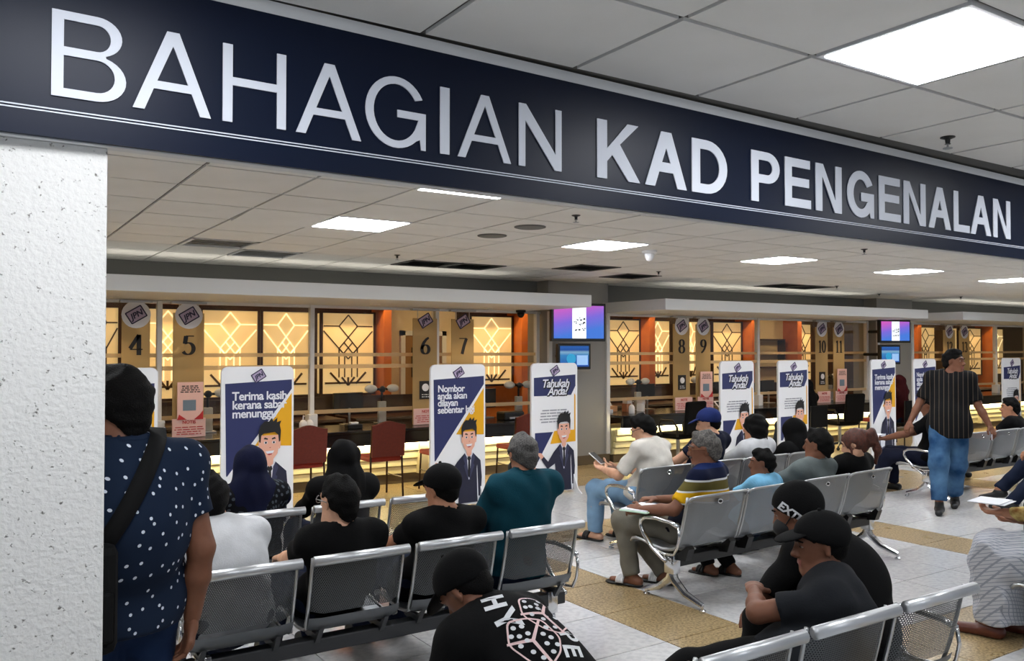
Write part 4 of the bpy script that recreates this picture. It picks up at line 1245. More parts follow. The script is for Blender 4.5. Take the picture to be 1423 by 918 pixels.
def frame(yaw, pitch=0.0, roll=0.0):
    """columns: right, forward, up; pitch > 0 looks down, roll > 0 tips to the right"""
    m = Matrix.Rotation(yaw, 3, 'Z') @ Matrix.Rotation(-pitch, 3, 'X') @ Matrix.Rotation(roll, 3, 'Y')
    return np.array([list(r) for r in m])

def hand_prims(w, d, n, side, curl, s):
    u = unit(np.cross(d, n)) * side
    P = [RC(w - d * .02, w + d * .03 * s, .026 * s, .030 * s, .02, (n, 1.3)), RC(w + d * .03 * s, w + d * .078 * s, .036 * s, .040 * s, .02, (n, 2.3))]
    for o, l in ((.028, .066), (.0095, .076), (-.0095, .070), (-.027, .054)):
        b0 = w + d * .088 * s + u * o * s
        d1 = unit(d * math.cos(curl) + n * math.sin(curl)); d2 = unit(d * math.cos(curl * 2.2) + n * math.sin(curl * 2.2))
        b1 = b0 + d1 * l * .52 * s; b2 = b1 + d2 * l * .5 * s
        P += [RC(b0 - d * .012 * s, b1, .0095 * s, .0088 * s, .008), RC(b1, b2, .0088 * s, .0075 * s, .004)]
    t0 = w + d * .028 * s + u * .026 * s; t1 = t0 + (u * .032 + d * .026 + n * .012) * s; t2 = t1 + (u * .004 + d * .032 + n * .010) * s
    P += [RC(t0, t1, .015 * s, .011 * s, .012), RC(t1, t2, .011 * s, .0085 * s, .005)]
    return P

def person(label, hip, head, yaw=0., hyaw=None, hpitch=0., hroll=0., s=1.0, feet=None, hands=None, knees_out=0., skinm=SK_MED, top=None, bottom=None, shoes=None,
           sleeve=.55, hair='short', hairm=HAIR_BLK, capm=None, scarfm=None, glasses=None, collar=False, res=.013, hem=.10, seated=True, girth=1.0, footwear='shoe', curl=.5, fold=.0035,
           elbow=None, palms=None, extra=None, mask=None, beard=False, back_y=None, loose=1.0, torso_name='shirt', skirt=None, long_hem=False):
    hip = A_(*hip); head = A_(*head); hyaw = yaw if hyaw is None else hyaw
    base = A_(hip[0], hip[1], 0)
    root = thing('person', label, 'person', tuple(base))
    T = frame(yaw); lat, fwd = T[:, 0], T[:, 1]; up = A_(0, 0, 1)
    R = frame(hyaw, hpitch, hroll)
    def hp(x, y, z): return head + R @ (A_(x, y, z) * s)
    neck_top = hp(0, -.022, -.07)
    nb = neck_top + A_(0, 0, -.060) * s - R[:, 1] * .018 * s - up * .0
    if back_y is not None: nb[1] = max(nb[1], back_y + .19 * s)
    v = nb - hip; d = np.linalg.norm(v); Lt = .50 * s
    bulge = min(math.sqrt(max((Lt / 2) ** 2 - (d / 2) ** 2, 0)), .10 * s)
    tu = unit(v)                         # torso axis
    tb = unit(fwd - tu * (fwd @ tu))     # torso front
    mid = (hip + nb) / 2 - tb * bulge
    if back_y is not None: mid[1] = max(mid[1], back_y + .075 + .135 * girth * s)
    tup = unit(nb - mid); tf2 = unit(fwd - tup * (fwd @ tup)); tlow = unit(mid - hip); tf1 = unit(fwd - tlow * (fwd @ tlow))
    chest = nb - tup * .15 * s
    shs = [nb - tup * .055 * s + q * lat * .168 * s * (.5 + .5 * girth) + tf2 * .012 for q in (-1, 1)]
    hj = [hip + q * lat * .088 * s for q in (-1, 1)]
    g = girth
    # limbs
    if feet is None:
        feet = [hip + q * lat * .12 + fwd * .52 * s - up * (hip[2] - .06) for q in (-1, 1)]
    feet = [A_(*f[:3]) if len(f) == 3 else A_(*f) for f in feet]
    knees = []; ank = []
    for q, hjq, f in zip((-1, 1), hj, feet):
        kn, c = ik(hjq, f + up * .0, .43 * s, .40 * s, (fwd * 1.0 + up * .9 + q * lat * knees_out) if seated else (fwd + q * lat * .05))
        knees.append(kn); ank.append(c)
    if hands is None:
        hands = [hip + q * lat * .13 + fwd * .34 * s + up * .13 for q in (-1, 1)]
    elbows = []; wr = []
    for i, (q, sh) in enumerate(zip((-1, 1), shs)):
        pole = (q * lat * .55 - up * .6 - fwd * .5) if elbow is None or elbow[i] is None else A_(*elbow[i])
        e, c = ik(sh, A_(*hands[i]), .285 * s, .25 * s, pole)
        elbows.append(e); wr.append(c)
    # --- body
    torso = [RC(hj[0], hj[1], .105 * s * g, .105 * s * g, .05, (tf1, 1.08)),
             RC(hip, mid, .150 * s * g, .148 * s * g, .05, (tf1, 1.28)), RC(mid, chest, .148 * s * g, .162 * s * g, .05, (tf2, 1.38)),
             RC(shs[0], shs[1], .058 * s, .058 * s, .06), RC(nb - tup * .02 * s, shs[0], .050 * s, .052 * s, .05), RC(nb - tup * .02 * s, shs[1], .050 * s, .052 * s, .05)]
    neck = RC(nb - tup * .04 * s, hp(0, -.012, -.04), .056 * s, .052 * s, .025)
    HD = [EL(hp(0, -.016, .028), R, A_(.076, .096, .086) * s, .02), EL(hp(0, .026, -.030), R, A_(.060, .066, .088) * s, .03),
          RC(hp(-.018, .066, -.098), hp(.018, .066, -.098), .022 * s, .022 * s, .03), RC(hp(-.045, .0, -.07), hp(-.02, .06, -.098), .022 * s, .02 * s, .03), RC(hp(.045, .0, -.07), hp(.02, .06, -.098), .022 * s, .02 * s, .03),
          RC(hp(-.034, .080, .030), hp(.034, .080, .030), .014 * s, .014 * s, .02),
          RC(hp(0, .092, .012), hp(0, .112, -.026), .009 * s, .013 * s, .012), RC(hp(-.012, .100, -.032), hp(.012, .100, -.032), .009 * s, .009 * s, .01),
          RC(hp(-.02, .088, -.062), hp(.02, .088, -.062), .010 * s, .010 * s, .012)]
    for q in (-1, 1):
        HD.append(RC(hp(q * .078, -.004, .018), hp(q * .080, -.010, -.026), .017 * s, .013 * s, .008, (R @ A_(q * .95, .25, 0), 2.0)))
    arms = []; legs = []; ft = []
    for i in (0, 1):
        arms += [RC(shs[i], elbows[i], .052 * s, .042 * s, .03), RC(elbows[i], elbows[i] * .6 + wr[i] * .4, .041 * s, .040 * s, .02), RC(elbows[i] * .6 + wr[i] * .4, wr[i], .040 * s, .028 * s, .02)]
        legs += [RC(hj[i], knees[i], .086 * s * (.4 + .6 * g), .058 * s, .02), RC(knees[i], knees[i] * .65 + ank[i] * .35, .058 * s, .057 * s, .03), RC(knees[i] * .65 + ank[i] * .35, ank[i], .057 * s, .038 * s, .03)]
    fdir = []
    for i in (0, 1):
        dd = ank[i] - knees[i]; fd = fwd.copy() if abs(yaw) < 50 else fwd
        fdir.append(unit(A_(fd[0], fd[1], 0)))
        a0 = ank[i]
        heel = A_(a0[0], a0[1], .040 * s) - fdir[i] * .045 * s; toe = A_(a0[0], a0[1], .030 * s) + fdir[i] * .16 * s
        if a0[2] > .14: heel[2] += a0[2] - .07; toe[2] += max(a0[2] - .12, 0)
        ft.append((heel, toe))
        legs.append(RC(ank[i], heel, .036 * s, .034 * s, .02)); legs.append(RC(heel, toe, .034 * s, .026 * s, .03, (up, 1.25)))
    eye_cut = [('sub', EL(hp(q * .033, .104, .008), R, A_(.017, .018, .011) * s)) for q in (-1, 1)]
    V, Fc = surfnet(torso + [neck] + HD + arms + legs, res, eye_cut)
    allV, allF, n0 = [V], [Fc], len(V)
    for i, q in enumerate((-1, 1)):
        dh = unit(wr[i] - elbows[i])
        nrm = (-up if palms is None or palms[i] is None else A_(*palms[i])); nrm = unit(nrm - dh * (nrm @ dh))
        v2, f2 = surfnet(hand_prims(wr[i], dh, nrm, -q if (np.cross(dh, nrm) @ lat) > 0 else q, curl, s), .0048)
        allV.append(v2); allF.append(f2 + n0); n0 += len(v2)
    V = np.concatenate(allV); Fc = np.concatenate(allF)
    fc = V[Fc].mean(1); loc = (fc - head) @ R / s
    mi = ((np.abs(loc[:, 0]) < .024) & (loc[:, 1] > .085) & (np.abs(loc[:, 2] + .063) < .010)).astype(int)
    np_obj('body', V, Fc, base, [skinm, m_lip], root, mi)
    # --- face details
    for q in (-1, 1):
        b = MB(); c = hp(q * .031, .0765, .009) - base
        b.ball(tuple(c), (.0115 * s, .0115 * s, .0075 * s), 6, 0); c2 = hp(q * .031, .0835, .009) - base; b.ball(tuple(c2), .0058 * s, 5, 1)
        b.build('eye', [M('eye_white', (140, 124, 112), .5), M('iris', (24, 16, 12), .2)], root, True)
    if hair != 'hijab':
        for q in (-1, 1):
            b = MB()
            b.tube([tuple(hp(q * .014, .098, .030) - base), tuple(hp(q * .034, .095, .036) - base), tuple(hp(q * .054, .078, .030) - base)], [.004 * s, .005 * s, .003 * s], 6)
            b.build('eyebrow', hairm if hairm is not HAIR_RED else HAIR_BLK, root, True)
    # --- shirt
    inf = .016
    def grow(p, e, **kw):
        r = Prim(); r.kind, r.a, r.b, r.ra, r.rb, r.k, r.fl, r.clip, r.R = p.kind, p.a, p.b, p.ra + e, p.rb + e, p.k, p.fl, p.clip, p.R
        return r
    sp = [grow(p, inf) for p in torso]
    if long_hem and not seated:
        sp.append(RC(hip - up * .06, hip + up * .1, .174 * s * g, .168 * s * g, .05, (tf1, 1.2)))
    for i in (0, 1):
        if sleeve <= 1.0:
            e = shs[i] + (elbows[i] - shs[i]) * sleeve; dn = unit(elbows[i] - shs[i])
            sp.append(RC(shs[i], e + dn * .03, .066 * s, .064 * s, .035, None, (e, dn)))
        else:
            e = elbows[i] + (wr[i] - elbows[i]) * min(sleeve - 1, .97); dn = unit(wr[i] - elbows[i])
            sp += [RC(shs[i], elbows[i], .068 * s, .056 * s, .035), RC(elbows[i], e + dn * .02, .055 * s, .043 * s, .03, None, (e, dn))]
    ncut = [('sub', RC(nb - tup * .005 * s, hp(0, -.012, -.02), .060 * s, .058 * s)), ('sub', RC(nb + tf2 * .05 * s - tup * .0 * s, nb + tf2 * .08 * s + tup * .06, .05 * s, .05 * s))]
    cuts = list(ncut)
    if not seated:
        cuts.append(('pl', hip - up * hem, -up))
    else:
        cuts.append(('pl', hip - tlow * .045, -tlow))
    V, Fc = surfnet(sp, res, cuts, fold, 1.0, int(abs(hip[0] * 100)))
    top = top or cloth('black', (10, 10, 11))
    sh = np_obj(torso_name, V, Fc, base, top, root)
    if collar:
        P = []
        for k in range(13):
            an = math.radians(-150 + 300 * k / 12)
            P.append(nb + up * .028 * s - tup * .0 + (lat * math.sin(an) * .066 - tf2 * math.cos(an) * .064) * s)
        b = MB().tube([tuple(p - base) for p in P], .014 * s, 8)
        b.v = [(x, y, z) for x, y, z in b.v]
        b.build('collar', top, sh, True)
    # --- trousers
    bottom = bottom or cloth('dark_denim', (26, 34, 54))
    tp = [grow(torso[0], .013)]
    tp.append(RC(hip, hip + (mid - hip) * .35, .152 * s * g, .150 * s * g, .04, (tf1, 1.28)))
    for i in (0, 1):
        dn = unit(ank[i] - knees[i]); e = ank[i] - dn * .015
        tp += [RC(hj[i], knees[i], .102 * s * (.4 + .6 * g), .081 * s * loose, .04), RC(knees[i], e + dn * .02, .080 * s * loose, .062 * s * loose, .04, None, (e, dn))]
    if skirt:
        tp = [grow(torso[0], .02), RC((hj[0] + hj[1]) / 2, (knees[0] + knees[1]) / 2, .17 * s, .15 * s, .05, (lat, .62)), RC((knees[0] + knees[1]) / 2, (ank[0] + ank[1]) / 2 + up * .04, .15 * s, .14 * s, .05, (lat, .62), ((ank[0] + ank[1]) / 2 + up * .03, -up))]
    V, Fc = surfnet(tp, res, [('pl', hip + tlow * .10 + up * .0, tlow)] if not seated else [], fold * (1.0 if not skirt else 2.0), 1.0 if not skirt else .8, 5)
    np_obj('sarong' if skirt else 'trousers', V, Fc, base, bottom, root)
    # --- footwear
    shoes = shoes or M('shoe_black', (16, 16, 17), .5)
    for i in (0, 1):
        heel, toe = ft[i]; f = fdir[i]
        if footwear == 'sandal':
            V, Fc = surfnet([RC(heel - up * .026, toe - up * .020 + f * .01, .042 * s, .046 * s, .02, (up, 3.2))], .009)
            so = np_obj('sandal', V, Fc, base, shoes, root)
            c = heel * .38 + toe * .62; ll = unit(np.cross(f, up))
            ring = [tuple(c + ll * math.cos(a) * .047 * s + up * (math.sin(a) * .046 - .012) * s - base) for a in np.linspace(0, math.pi, 9)]
            b = MB()
            for o in (-.02, 0, .02):
                b.tube([tuple(np.array(r) + f * o) for r in ring], .012, 6)
            b.build('strap', extra or shoes, so, True)
        else:
            V, Fc = surfnet([RC(heel, toe, .045 * s, .036 * s, .03, (up, 1.15)), RC(ank[i] - up * .01, heel, .044 * s, .044 * s, .03)], .010, [('pl', A_(0, 0, .004 + (0 if ank[i][2] < .14 else 0)), -up), ('pl', ank[i] + up * .012, up)])
            np_obj('shoe', V, Fc, base, shoes, root)
    # --- hair and headgear
    def pl(a, n): return ('pl', hp(*a), R @ unit(A_(*n)))
    HL = pl((0, .088, .066), (0, .685, -.73))
    cr = [EL(hp(0, -.017, .030), R, A_(.087, .107, .098) * s, .02)]
    if hair in ('short', 'fade'):
        V, Fc = surfnet(cr + [RC(hp(0, .05, .105), hp(0, -.04, .118), .03 * s, .02 * s, .03), RC(hp(0, -.07, -.03), hp(0, -.06, -.06), .05 * s, .045 * s, .03)], .009,
                        [HL] + [('sub', EL(hp(q * .083, .022, -.012), R, A_(.03, .030, .05) * s)) for q in (-1, 1)], .003, 2.2, 3)
        np_obj('hair', V, Fc, base, hairm, root)
    elif hair == 'bob':
        V, Fc = surfnet([EL(hp(0, -.020, .025), R, A_(.098, .116, .108) * s, .02), RC(hp(-.05, -.05, -.02), hp(-.05, -.05, -.10), .055 * s, .045 * s, .04), RC(hp(.05, -.05, -.02), hp(.05, -.05, -.10), .055 * s, .045 * s, .04), RC(hp(0, -.07, 0), hp(0, -.06, -.11), .06 * s, .045 * s, .04)], .010,
                        [('sub', EL(hp(0, .085, -.04), R, A_(.062, .07, .10) * s))], .004, 2., 4)
        np_obj('hair', V, Fc, base, hairm, root)
    elif hair == 'ponytail':
        V, Fc = surfnet([EL(hp(0, -.020, .028), R, A_(.090, .112, .100) * s, .02), RC(hp(0, -.07, -.02), hp(0, -.06, -.05), .05 * s, .04 * s, .03), RC(hp(0, -.11, .05), hp(0, -.155, .045), .026 * s, .034 * s, .02), RC(hp(0, -.155, .045), hp(.03, -.15, -.10), .036 * s, .030 * s, .03), RC(hp(.03, -.15, -.10), hp(.05, -.09, -.20), .030 * s, .012 * s, .03),
                         RC(hp(-.074, .03, .02), hp(-.07, .04, -.09), .012 * s, .006 * s, .01)], .009, [('sub', EL(hp(0, .10, -.045), R, A_(.064, .075, .11) * s)), ('sub', EL(hp(-.083, .01, -.012), R, A_(.02, .022, .03) * s)), ('sub', EL(hp(.083, .01, -.012), R, A_(.02, .022, .03) * s))], .003, 3, 6)
        np_obj('hair', V, Fc, base, hairm, root)
    elif hair in ('cap', 'cap_back', 'flat_cap', 'beanie', 'headphones'):
        V, Fc = surfnet([EL(hp(0, -.016, .028), R, A_(.0815, .101, .091) * s, .02), RC(hp(0, -.065, -.03), hp(0, -.055, -.04), .044 * s, .040 * s, .03)], .010, [HL] + [('sub', EL(hp(q * .083, .022, -.012), R, A_(.03, .030, .05) * s)) for q in (-1, 1)], .002, 2.2, 3)
        np_obj('hair', V, Fc, base, hairm, root)
        q = -1 if hair == 'cap_back' else 1
        dome = [EL(hp(0, -.016, .045), R, A_(.096, .116, .098) * s, .02)]
        cut = [pl((0, .07 * q, .045 if hair != 'beanie' else .03), (0, .36 * q, -1))]
        if hair == 'beanie': dome = [EL(hp(0, -.022, .035), R, A_(.100, .122, .112) * s, .02)]; cut = [pl((0, .08, .05), (0, .62, -.78))]
        if hair == 'cap_back': cut.append(('sub', RC(hp(-.03, .125, .05), hp(.03, .125, .05), .030 * s, .030 * s)))
        V, Fc = surfnet(dome, .008, cut)
        cp = np_obj('cap', V, Fc, base, capm or cloth('black', (10, 10, 11)), root)
        if hair != 'beanie':
            V, Fc = surfnet([EL(hp(0, q * .100, .053), R @ frame(0, .22 * q), A_(.078, .085, .011) * s, .01)], .006, [('pl', hp(0, q * .030, .03), -R[:, 1] * q)])
            np_obj('cap_brim', V, Fc, base, capm or cloth('black', (10, 10, 11)), cp)
            b = MB().ball(tuple(hp(0, -.016, .144) - base), .009 * s, 6); b.build('cap_button', capm or cloth('black', (10, 10, 11)), cp, True)
        if hair == 'cap_back':
            b = MB().tube([tuple(hp(.045 * math.cos(a) * .9, .094 + .02 * math.sin(a), .060 + 0 * a) - base) for a in np.linspace(0, math.pi, 8)], .008 * s, 6)
            b.build('cap_strap', capm or cloth('black', (10, 10, 11)), cp, True)
    elif hair == 'hijab':
        V, Fc = surfnet([EL(hp(0, -.018, .020), R, A_(.100, .122, .112) * s, .03), RC(hp(0, -.01, -.06), nb - tup * .02, .088 * s, .11 * s, .05), RC(nb, shs[0] - tup * .02, .085 * s, .075 * s, .06), RC(nb, shs[1] - tup * .02, .085 * s, .075 * s, .06),
                         RC(nb - tf2 * .02, chest - tf2 * .05 * s - tup * .05, .10 * s, .12 * s, .06, (tf2, 1.2)), RC(nb + tf2 * .04, chest + tf2 * .06 * s, .09 * s, .11 * s, .06, (tf2, 1.2))], .012,
                        [('sub', EL(hp(0, .11, -.02), R, A_(.058, .07, .082) * s))], .0035, 1.2, 2)
        np_obj('headscarf', V, Fc, base, scarfm or cloth('black', (10, 10, 11)), root)
    if mask is not None:
        V, Fc = surfnet([EL(hp(0, .068, -.055), R, A_(.064, .060, .052) * s, .02)], .008, [('pl', hp(0, .03, 0), -R[:, 1])])
        mk = np_obj('face_mask', V, Fc, base, mask, root)
        b = MB()
        for q in (-1, 1): b.tube([tuple(hp(q * .058, .05, -.04) - base), tuple(hp(q * .080, .0, .0) - base), tuple(hp(q * .086, -.02, -.01) - base)], .003, 5)
        b.build('ear_loop', mask, mk)
    if glasses is not None:
        b = MB()
        for q in (-1, 1):
            b.tube([tuple(hp(q * .034 + .024 * math.cos(a), .106 - abs(.03 * math.cos(a)) * .3, .006 + .018 * math.sin(a)) - base) for a in np.linspace(0, 2 * math.pi, 13)[:-1]], .0026, 5, closed=True)
            b.tube([tuple(hp(q * .058, .098, .010) - base), tuple(hp(q * .082, .04, .014) - base), tuple(hp(q * .086, -.01, .008) - base)], .0028, 5)
        b.tube([tuple(hp(-.011, .108, .010) - base), tuple(hp(.011, .108, .010) - base)], .0025, 5)
        b.build('glasses', glasses, root, True)
    if beard:
        V, Fc = surfnet([RC(hp(-.03, .072, -.112), hp(.03, .072, -.112), .024 * s, .024 * s, .02), RC(hp(0, .075, -.11), hp(0, .085, -.135), .02 * s, .012 * s, .02), RC(hp(-.03, .097, -.050), hp(.03, .097, -.050), .006 * s, .006 * s, .01)], .006, (), .002, 3)
        np_obj('beard', V, Fc, base, hairm, root)
    return dict(shirt=sh, root=root, base=base, head=head, R=R, nb=nb, mid=mid, shs=shs, wr=wr, elbows=elbows, hp=hp, lat=lat, fwd=fwd, tup=tup, tf2=tf2, knees=knees, hip=hip, ank=ank, chest=chest, tlow=tlow, tf1=tf1)
# ------------------------------------------------------------------ patterned cloths
def ramp_cloth(name, stops, axis=2, rough=.9):
    """bands of colour by height of the garment"""
    m = M(name, (20, 20, 22), rough, 0, .15); nt, b = nodes_of(m)
    tc = nt.nodes.new('ShaderNodeTexCoord'); sp = nt.nodes.new('ShaderNodeSeparateXYZ'); nt.links.new(tc.outputs['Object'], sp.inputs[0])
    r = nt.nodes.new('ShaderNodeValToRGB'); r.color_ramp.interpolation = 'CONSTANT'
    lo, hi = stops[0][0], stops[-1][0] + .05
    mr = nt.nodes.new('ShaderNodeMapRange'); mr.inputs[1].default_value = lo; mr.inputs[2].default_value = hi
    nt.links.new(sp.outputs[axis], mr.inputs[0]); nt.links.new(mr.outputs[0], r.inputs[0])
    e = r.color_ramp.elements; e[0].position = 0; e[0].color = lin(stops[0][1]); e.remove(e[1])
    for z, c in stops[1:]:
        x = e.new((z - lo) / (hi - lo)); x.color = lin(c)
    nt.links.new(r.outputs[0], b.inputs['Base Color'])
    return m
def dots_cloth(name, bg, fg, scale, size):
    m = M(name, bg, .9, 0, .15); nt, b = nodes_of(m)
    tc = nt.nodes.new('ShaderNodeTexCoord'); v = nt.nodes.new('ShaderNodeTexVoronoi'); v.inputs['Scale'].default_value = scale; v.inputs['Randomness'].default_value = .75
    sx = nt.nodes.new('ShaderNodeSeparateXYZ'); nt.links.new(tc.outputs['Object'], sx.inputs[0])
    ma = nt.nodes.new('ShaderNodeMath'); ma.operation = 'MULTIPLY_ADD'; ma.inputs[1].default_value = .8; nt.links.new(sx.outputs[1], ma.inputs[0]); nt.links.new(sx.outputs[0], ma.inputs[2])
    cb = nt.nodes.new('ShaderNodeCombineXYZ'); nt.links.new(ma.outputs[0], cb.inputs[0]); nt.links.new(sx.outputs[2], cb.inputs[1])
    v.voronoi_dimensions = '2D'; nt.links.new(cb.outputs[0], v.inputs['Vector'])
    c = nt.nodes.new('ShaderNodeMath'); c.operation = 'LESS_THAN'; c.inputs[1].default_value = size
    nt.links.new(v.outputs['Distance'], c.inputs[0])
    mx = nt.nodes.new('ShaderNodeMix'); mx.data_type = 'RGBA'; mx.inputs[6].default_value = lin(bg); mx.inputs[7].default_value = lin(fg)
    nt.links.new(c.outputs[0], mx.inputs[0]); nt.links.new(mx.outputs[2], b.inputs['Base Color'])
    return m
def wave_cloth(name, bg, fg, d, scale, thr, d2=None):
    """thin stripes across direction d (optionally crossed by a second set)"""
    m = M(name, bg, .9, 0, .15); nt, b = nodes_of(m)
    tc = nt.nodes.new('ShaderNodeTexCoord'); outs = []
    for dd in (d, d2):
        if dd is None: continue
        dt = nt.nodes.new('ShaderNodeVectorMath'); dt.operation = 'DOT_PRODUCT'; dt.inputs[1].default_value = dd
        nt.links.new(tc.outputs['Object'], dt.inputs[0])
        ml = nt.nodes.new('ShaderNodeMath'); ml.operation = 'MULTIPLY'; ml.inputs[1].default_value = scale; nt.links.new(dt.outputs['Value'], ml.inputs[0])
        fr = nt.nodes.new('ShaderNodeMath'); fr.operation = 'FRACT'; nt.links.new(ml.outputs[0], fr.inputs[0])
        lt = nt.nodes.new('ShaderNodeMath'); lt.operation = 'LESS_THAN'; lt.inputs[1].default_value = thr; nt.links.new(fr.outputs[0], lt.inputs[0]); outs.append(lt.outputs[0])
    f = outs[0]
    if len(outs) > 1:
        mxm = nt.nodes.new('ShaderNodeMath'); mxm.operation = 'MAXIMUM'; nt.links.new(outs[0], mxm.inputs[0]); nt.links.new(outs[1], mxm.inputs[1]); f = mxm.outputs[0]
    mx = nt.nodes.new('ShaderNodeMix'); mx.data_type = 'RGBA'; mx.inputs[6].default_value = lin(bg); mx.inputs[7].default_value = lin(fg)
    nt.links.new(f, mx.inputs[0]); nt.links.new(mx.outputs[2], b.inputs['Base Color'])
    return m
BLK = cloth('black', (10, 10, 11)); NAVY = cloth('navy', (24, 28, 46)); WHT = cloth('white', (206, 208, 212)); CREAM = cloth('cream', (206, 202, 194))
DEN = cloth('dark_denim', (26, 34, 54)); PALEDEN = cloth('pale_denim', (126, 160, 192)); KHAKI = cloth('khaki', (112, 108, 98)); TEAL = cloth('teal', (14, 62, 76))
CHAR = cloth('charcoal', (30, 32, 36)); GRYSH = cloth('grey_green', (96, 104, 104)); SKYB = cloth('sky_blue', (120, 182, 218)); MAROON = cloth('maroon', (62, 20, 24))
POLKA = dots_cloth('polka_navy', (22, 34, 54), (206, 214, 226), 19, .10)
BLUEJ = M('blue_jeans', (26, 60, 98), .9, 0, .15, var=(3.6, .8, (92, 130, 166)))
R_ = math.radians
GL = M('dark_spectacles', (20, 18, 18), .3); GLT = M('tortoise_spectacles', (120, 70, 30), .3)

# ---- standing man in the polka-dot shirt
p = person('standing man in a navy polka-dot shirt with a black crossbody bag beside the rough pillar', (.445, 2.98, .93), (.425, 2.93, 1.535), yaw=R_(8), hyaw=R_(40), s=1.0, seated=False, girth=1.06,
           feet=[(.34, 2.95, .075), (.56, 3.02, .075)], hands=[(.20, 3.22, .92), (.665, 2.96, .83)], elbow=[None, (.5, -.7, 0)], palms=[None, (-1, 0, 0)], top=POLKA, bottom=cloth('indigo', (24, 42, 74)),
           skinm=SK_DARK, hair='short', sleeve=.62, res=.011, hem=.10, long_hem=True, collar=True)
bag = thing('crossbody_bag', 'black crossbody bag with a wide strap worn across the polka-dot shirt', 'bag', (.31, 2.76, .86))
bb = A_(.31, 2.76, .86)
MB().bbox(-.105, .09, -.085, -.015, -.02, .30, .03).build('bag_body', m_black_matte, bag)
MB().bbox(-.09, .075, -.10, -.080, .02, .17, .012).build('front_pocket', m_black_matte, bag)
from mathutils.bvhtree import BVHTree
off = p['root'].location
bvh = BVHTree.FromPolygons([v.co + off for v in p['shirt'].data.vertices], [tuple(q.vertices) for q in p['shirt'].data.polygons])
cl = []
for k in range(15):                                   # centre line of the strap, laid on the back of the shirt
    t_ = k / 14; x = .335 + .215 * t_ ; z = 1.10 + .32 * t_ + .05 * t_ * t_
    h = bvh.ray_cast(Vector((x, 1.5, z)), Vector((0, 1, 0)))
    if h[0] is None or h[0].y > 3.0:
        break
    cl.append((h[0] + h[1] * .006, h[1]))
last, ln = cl[-1]
for dx, dy, dz in ((.004, .05, .022), (.0, .11, .012), (-.02, .17, -.04)):
    cl.append((last + Vector((dx, dy, dz)), Vector((.1, dy * 2 - .1, 1)).normalized()))
n = len(cl); vs = []
for i, (q, nn) in enumerate(cl):
    t = (cl[min(i + 1, n - 1)][0] - cl[max(i - 1, 0)][0]).normalized(); sd = t.cross(nn).normalized() * .027
    vs += [tuple(q + sd - Vector(bb)), tuple(q - sd - Vector(bb))]
o = MB().add(vs, [(2 * i, 2 * i + 1, 2 * i + 3, 2 * i + 2) for i in range(n - 1)]).build('strap', m_black_matte, bag, True)
md = o.modifiers.new('thick', 'SOLIDIFY'); md.thickness = .006; md.offset = 0

# ---- row of four on the nearer perforated bench
def sit(label, x, y0, hx, hy, htop, **k):
    s = k.get('s', 1.0)
    k.setdefault('back_y', y0)
    return person(label, (x, y0 + k.pop('dy', .36), k.pop('hz', .455)), (hx, hy, htop - .125 * s), **k)
sit('seated person in a plain white shirt on the bench behind the polka-dot man', 1.10, 3.82, 1.02, 4.20, 1.12, yaw=R_(4), hpitch=.35, top=WHT, dy=.33, girth=1.15, sleeve=.6, hands=[(1.02, 4.66, .50), (1.12, 4.68, .50)], elbow=[None, (.3, .5, -.6)])
p = sit('seated bareheaded young man in black with thin glasses, behind the black headscarf', 1.62, 3.82, 1.605, 4.04, 1.085, yaw=R_(2), hyaw=R_(22), top=BLK, glasses=M('steel_spectacles', (150, 150, 150), .3, .8), hair='short', sleeve=.6, skinm=SK_LIGHT, dy=.40)
sit('seated man in black with a black flat cap and short beard stubble', 2.17, 3.82, 2.21, 4.08, 1.085, yaw=R_(2), hyaw=R_(18), hpitch=.18, top=BLK, hair='cap', capm=BLK, sleeve=.6, dy=.40, skinm=SK_MED)
sit('seated man with salt and pepper hair in a dark teal long-sleeved shirt', 2.72, 3.82, 2.80, 4.17, 1.215, yaw=R_(-3), hyaw=R_(-4), hpitch=.30, top=TEAL, hair='short', hairm=HAIR_SALT, sleeve=1.9, collar=True, dy=.34, hz=.47, mask=M('black_face_mask', (22, 22, 24), .8), girth=1.08, fold=.005)
# ---- two women on the farther bench
sit('seated woman in a dark navy headscarf in front of the Terima kasih standee', 1.56, 5.07, 1.525, 5.30, 1.125, yaw=R_(2), hair='hijab', scarfm=cloth('navy_scarf', (18, 22, 48)), top=dots_cloth('floral_black', (16, 17, 22), (70, 76, 84), 26, .25), sleeve=1.9, dy=.36)
sit('seated woman in a black headscarf in front of the red-brown chair', 2.12, 5.07, 2.135, 5.30, 1.125, yaw=R_(0), hair='hijab', scarfm=BLK, top=BLK, sleeve=1.9, dy=.36)
# ---- bench with the striped polo
STR = ramp_cloth('striped_polo', [(.40, (18, 20, 30)), (.60, (18, 20, 30)), (.662, (200, 202, 206)), (.674, (206, 158, 22)), (.742, (200, 202, 206)), (.752, (92, 84, 44)), (.812, (200, 202, 206)), (.824, (18, 24, 48)), (.895, (18, 36, 84))])
p = sit('seated grey-haired man with glasses in a navy polo with yellow and olive bands', 4.36, 4.07, 4.435, 4.30, 1.135, yaw=R_(22), hyaw=R_(50), hpitch=.06, top=STR, bottom=KHAKI, hair='short', hairm=HAIR_GREY, skinm=SK_DARK, glasses=GLT, collar=True, sleeve=.8, dy=.36, beard=True,
        feet=[(4.13, 4.72, .07), (4.36, 4.62, .07)], hands=[(4.02, 4.50, .60), (4.32, 4.66, .62)], footwear='sandal', shoes=M('sandal_black', (18, 18, 18), .6), extra=M('strap_white', (210, 210, 212), .5), res=.012, palms=[(.6, .4, -.5), None])
t = thing('paper_folder', 'pale green folder of papers on the lap of the striped polo man', 'folder', (4.10, 4.56, .585), R_(20))
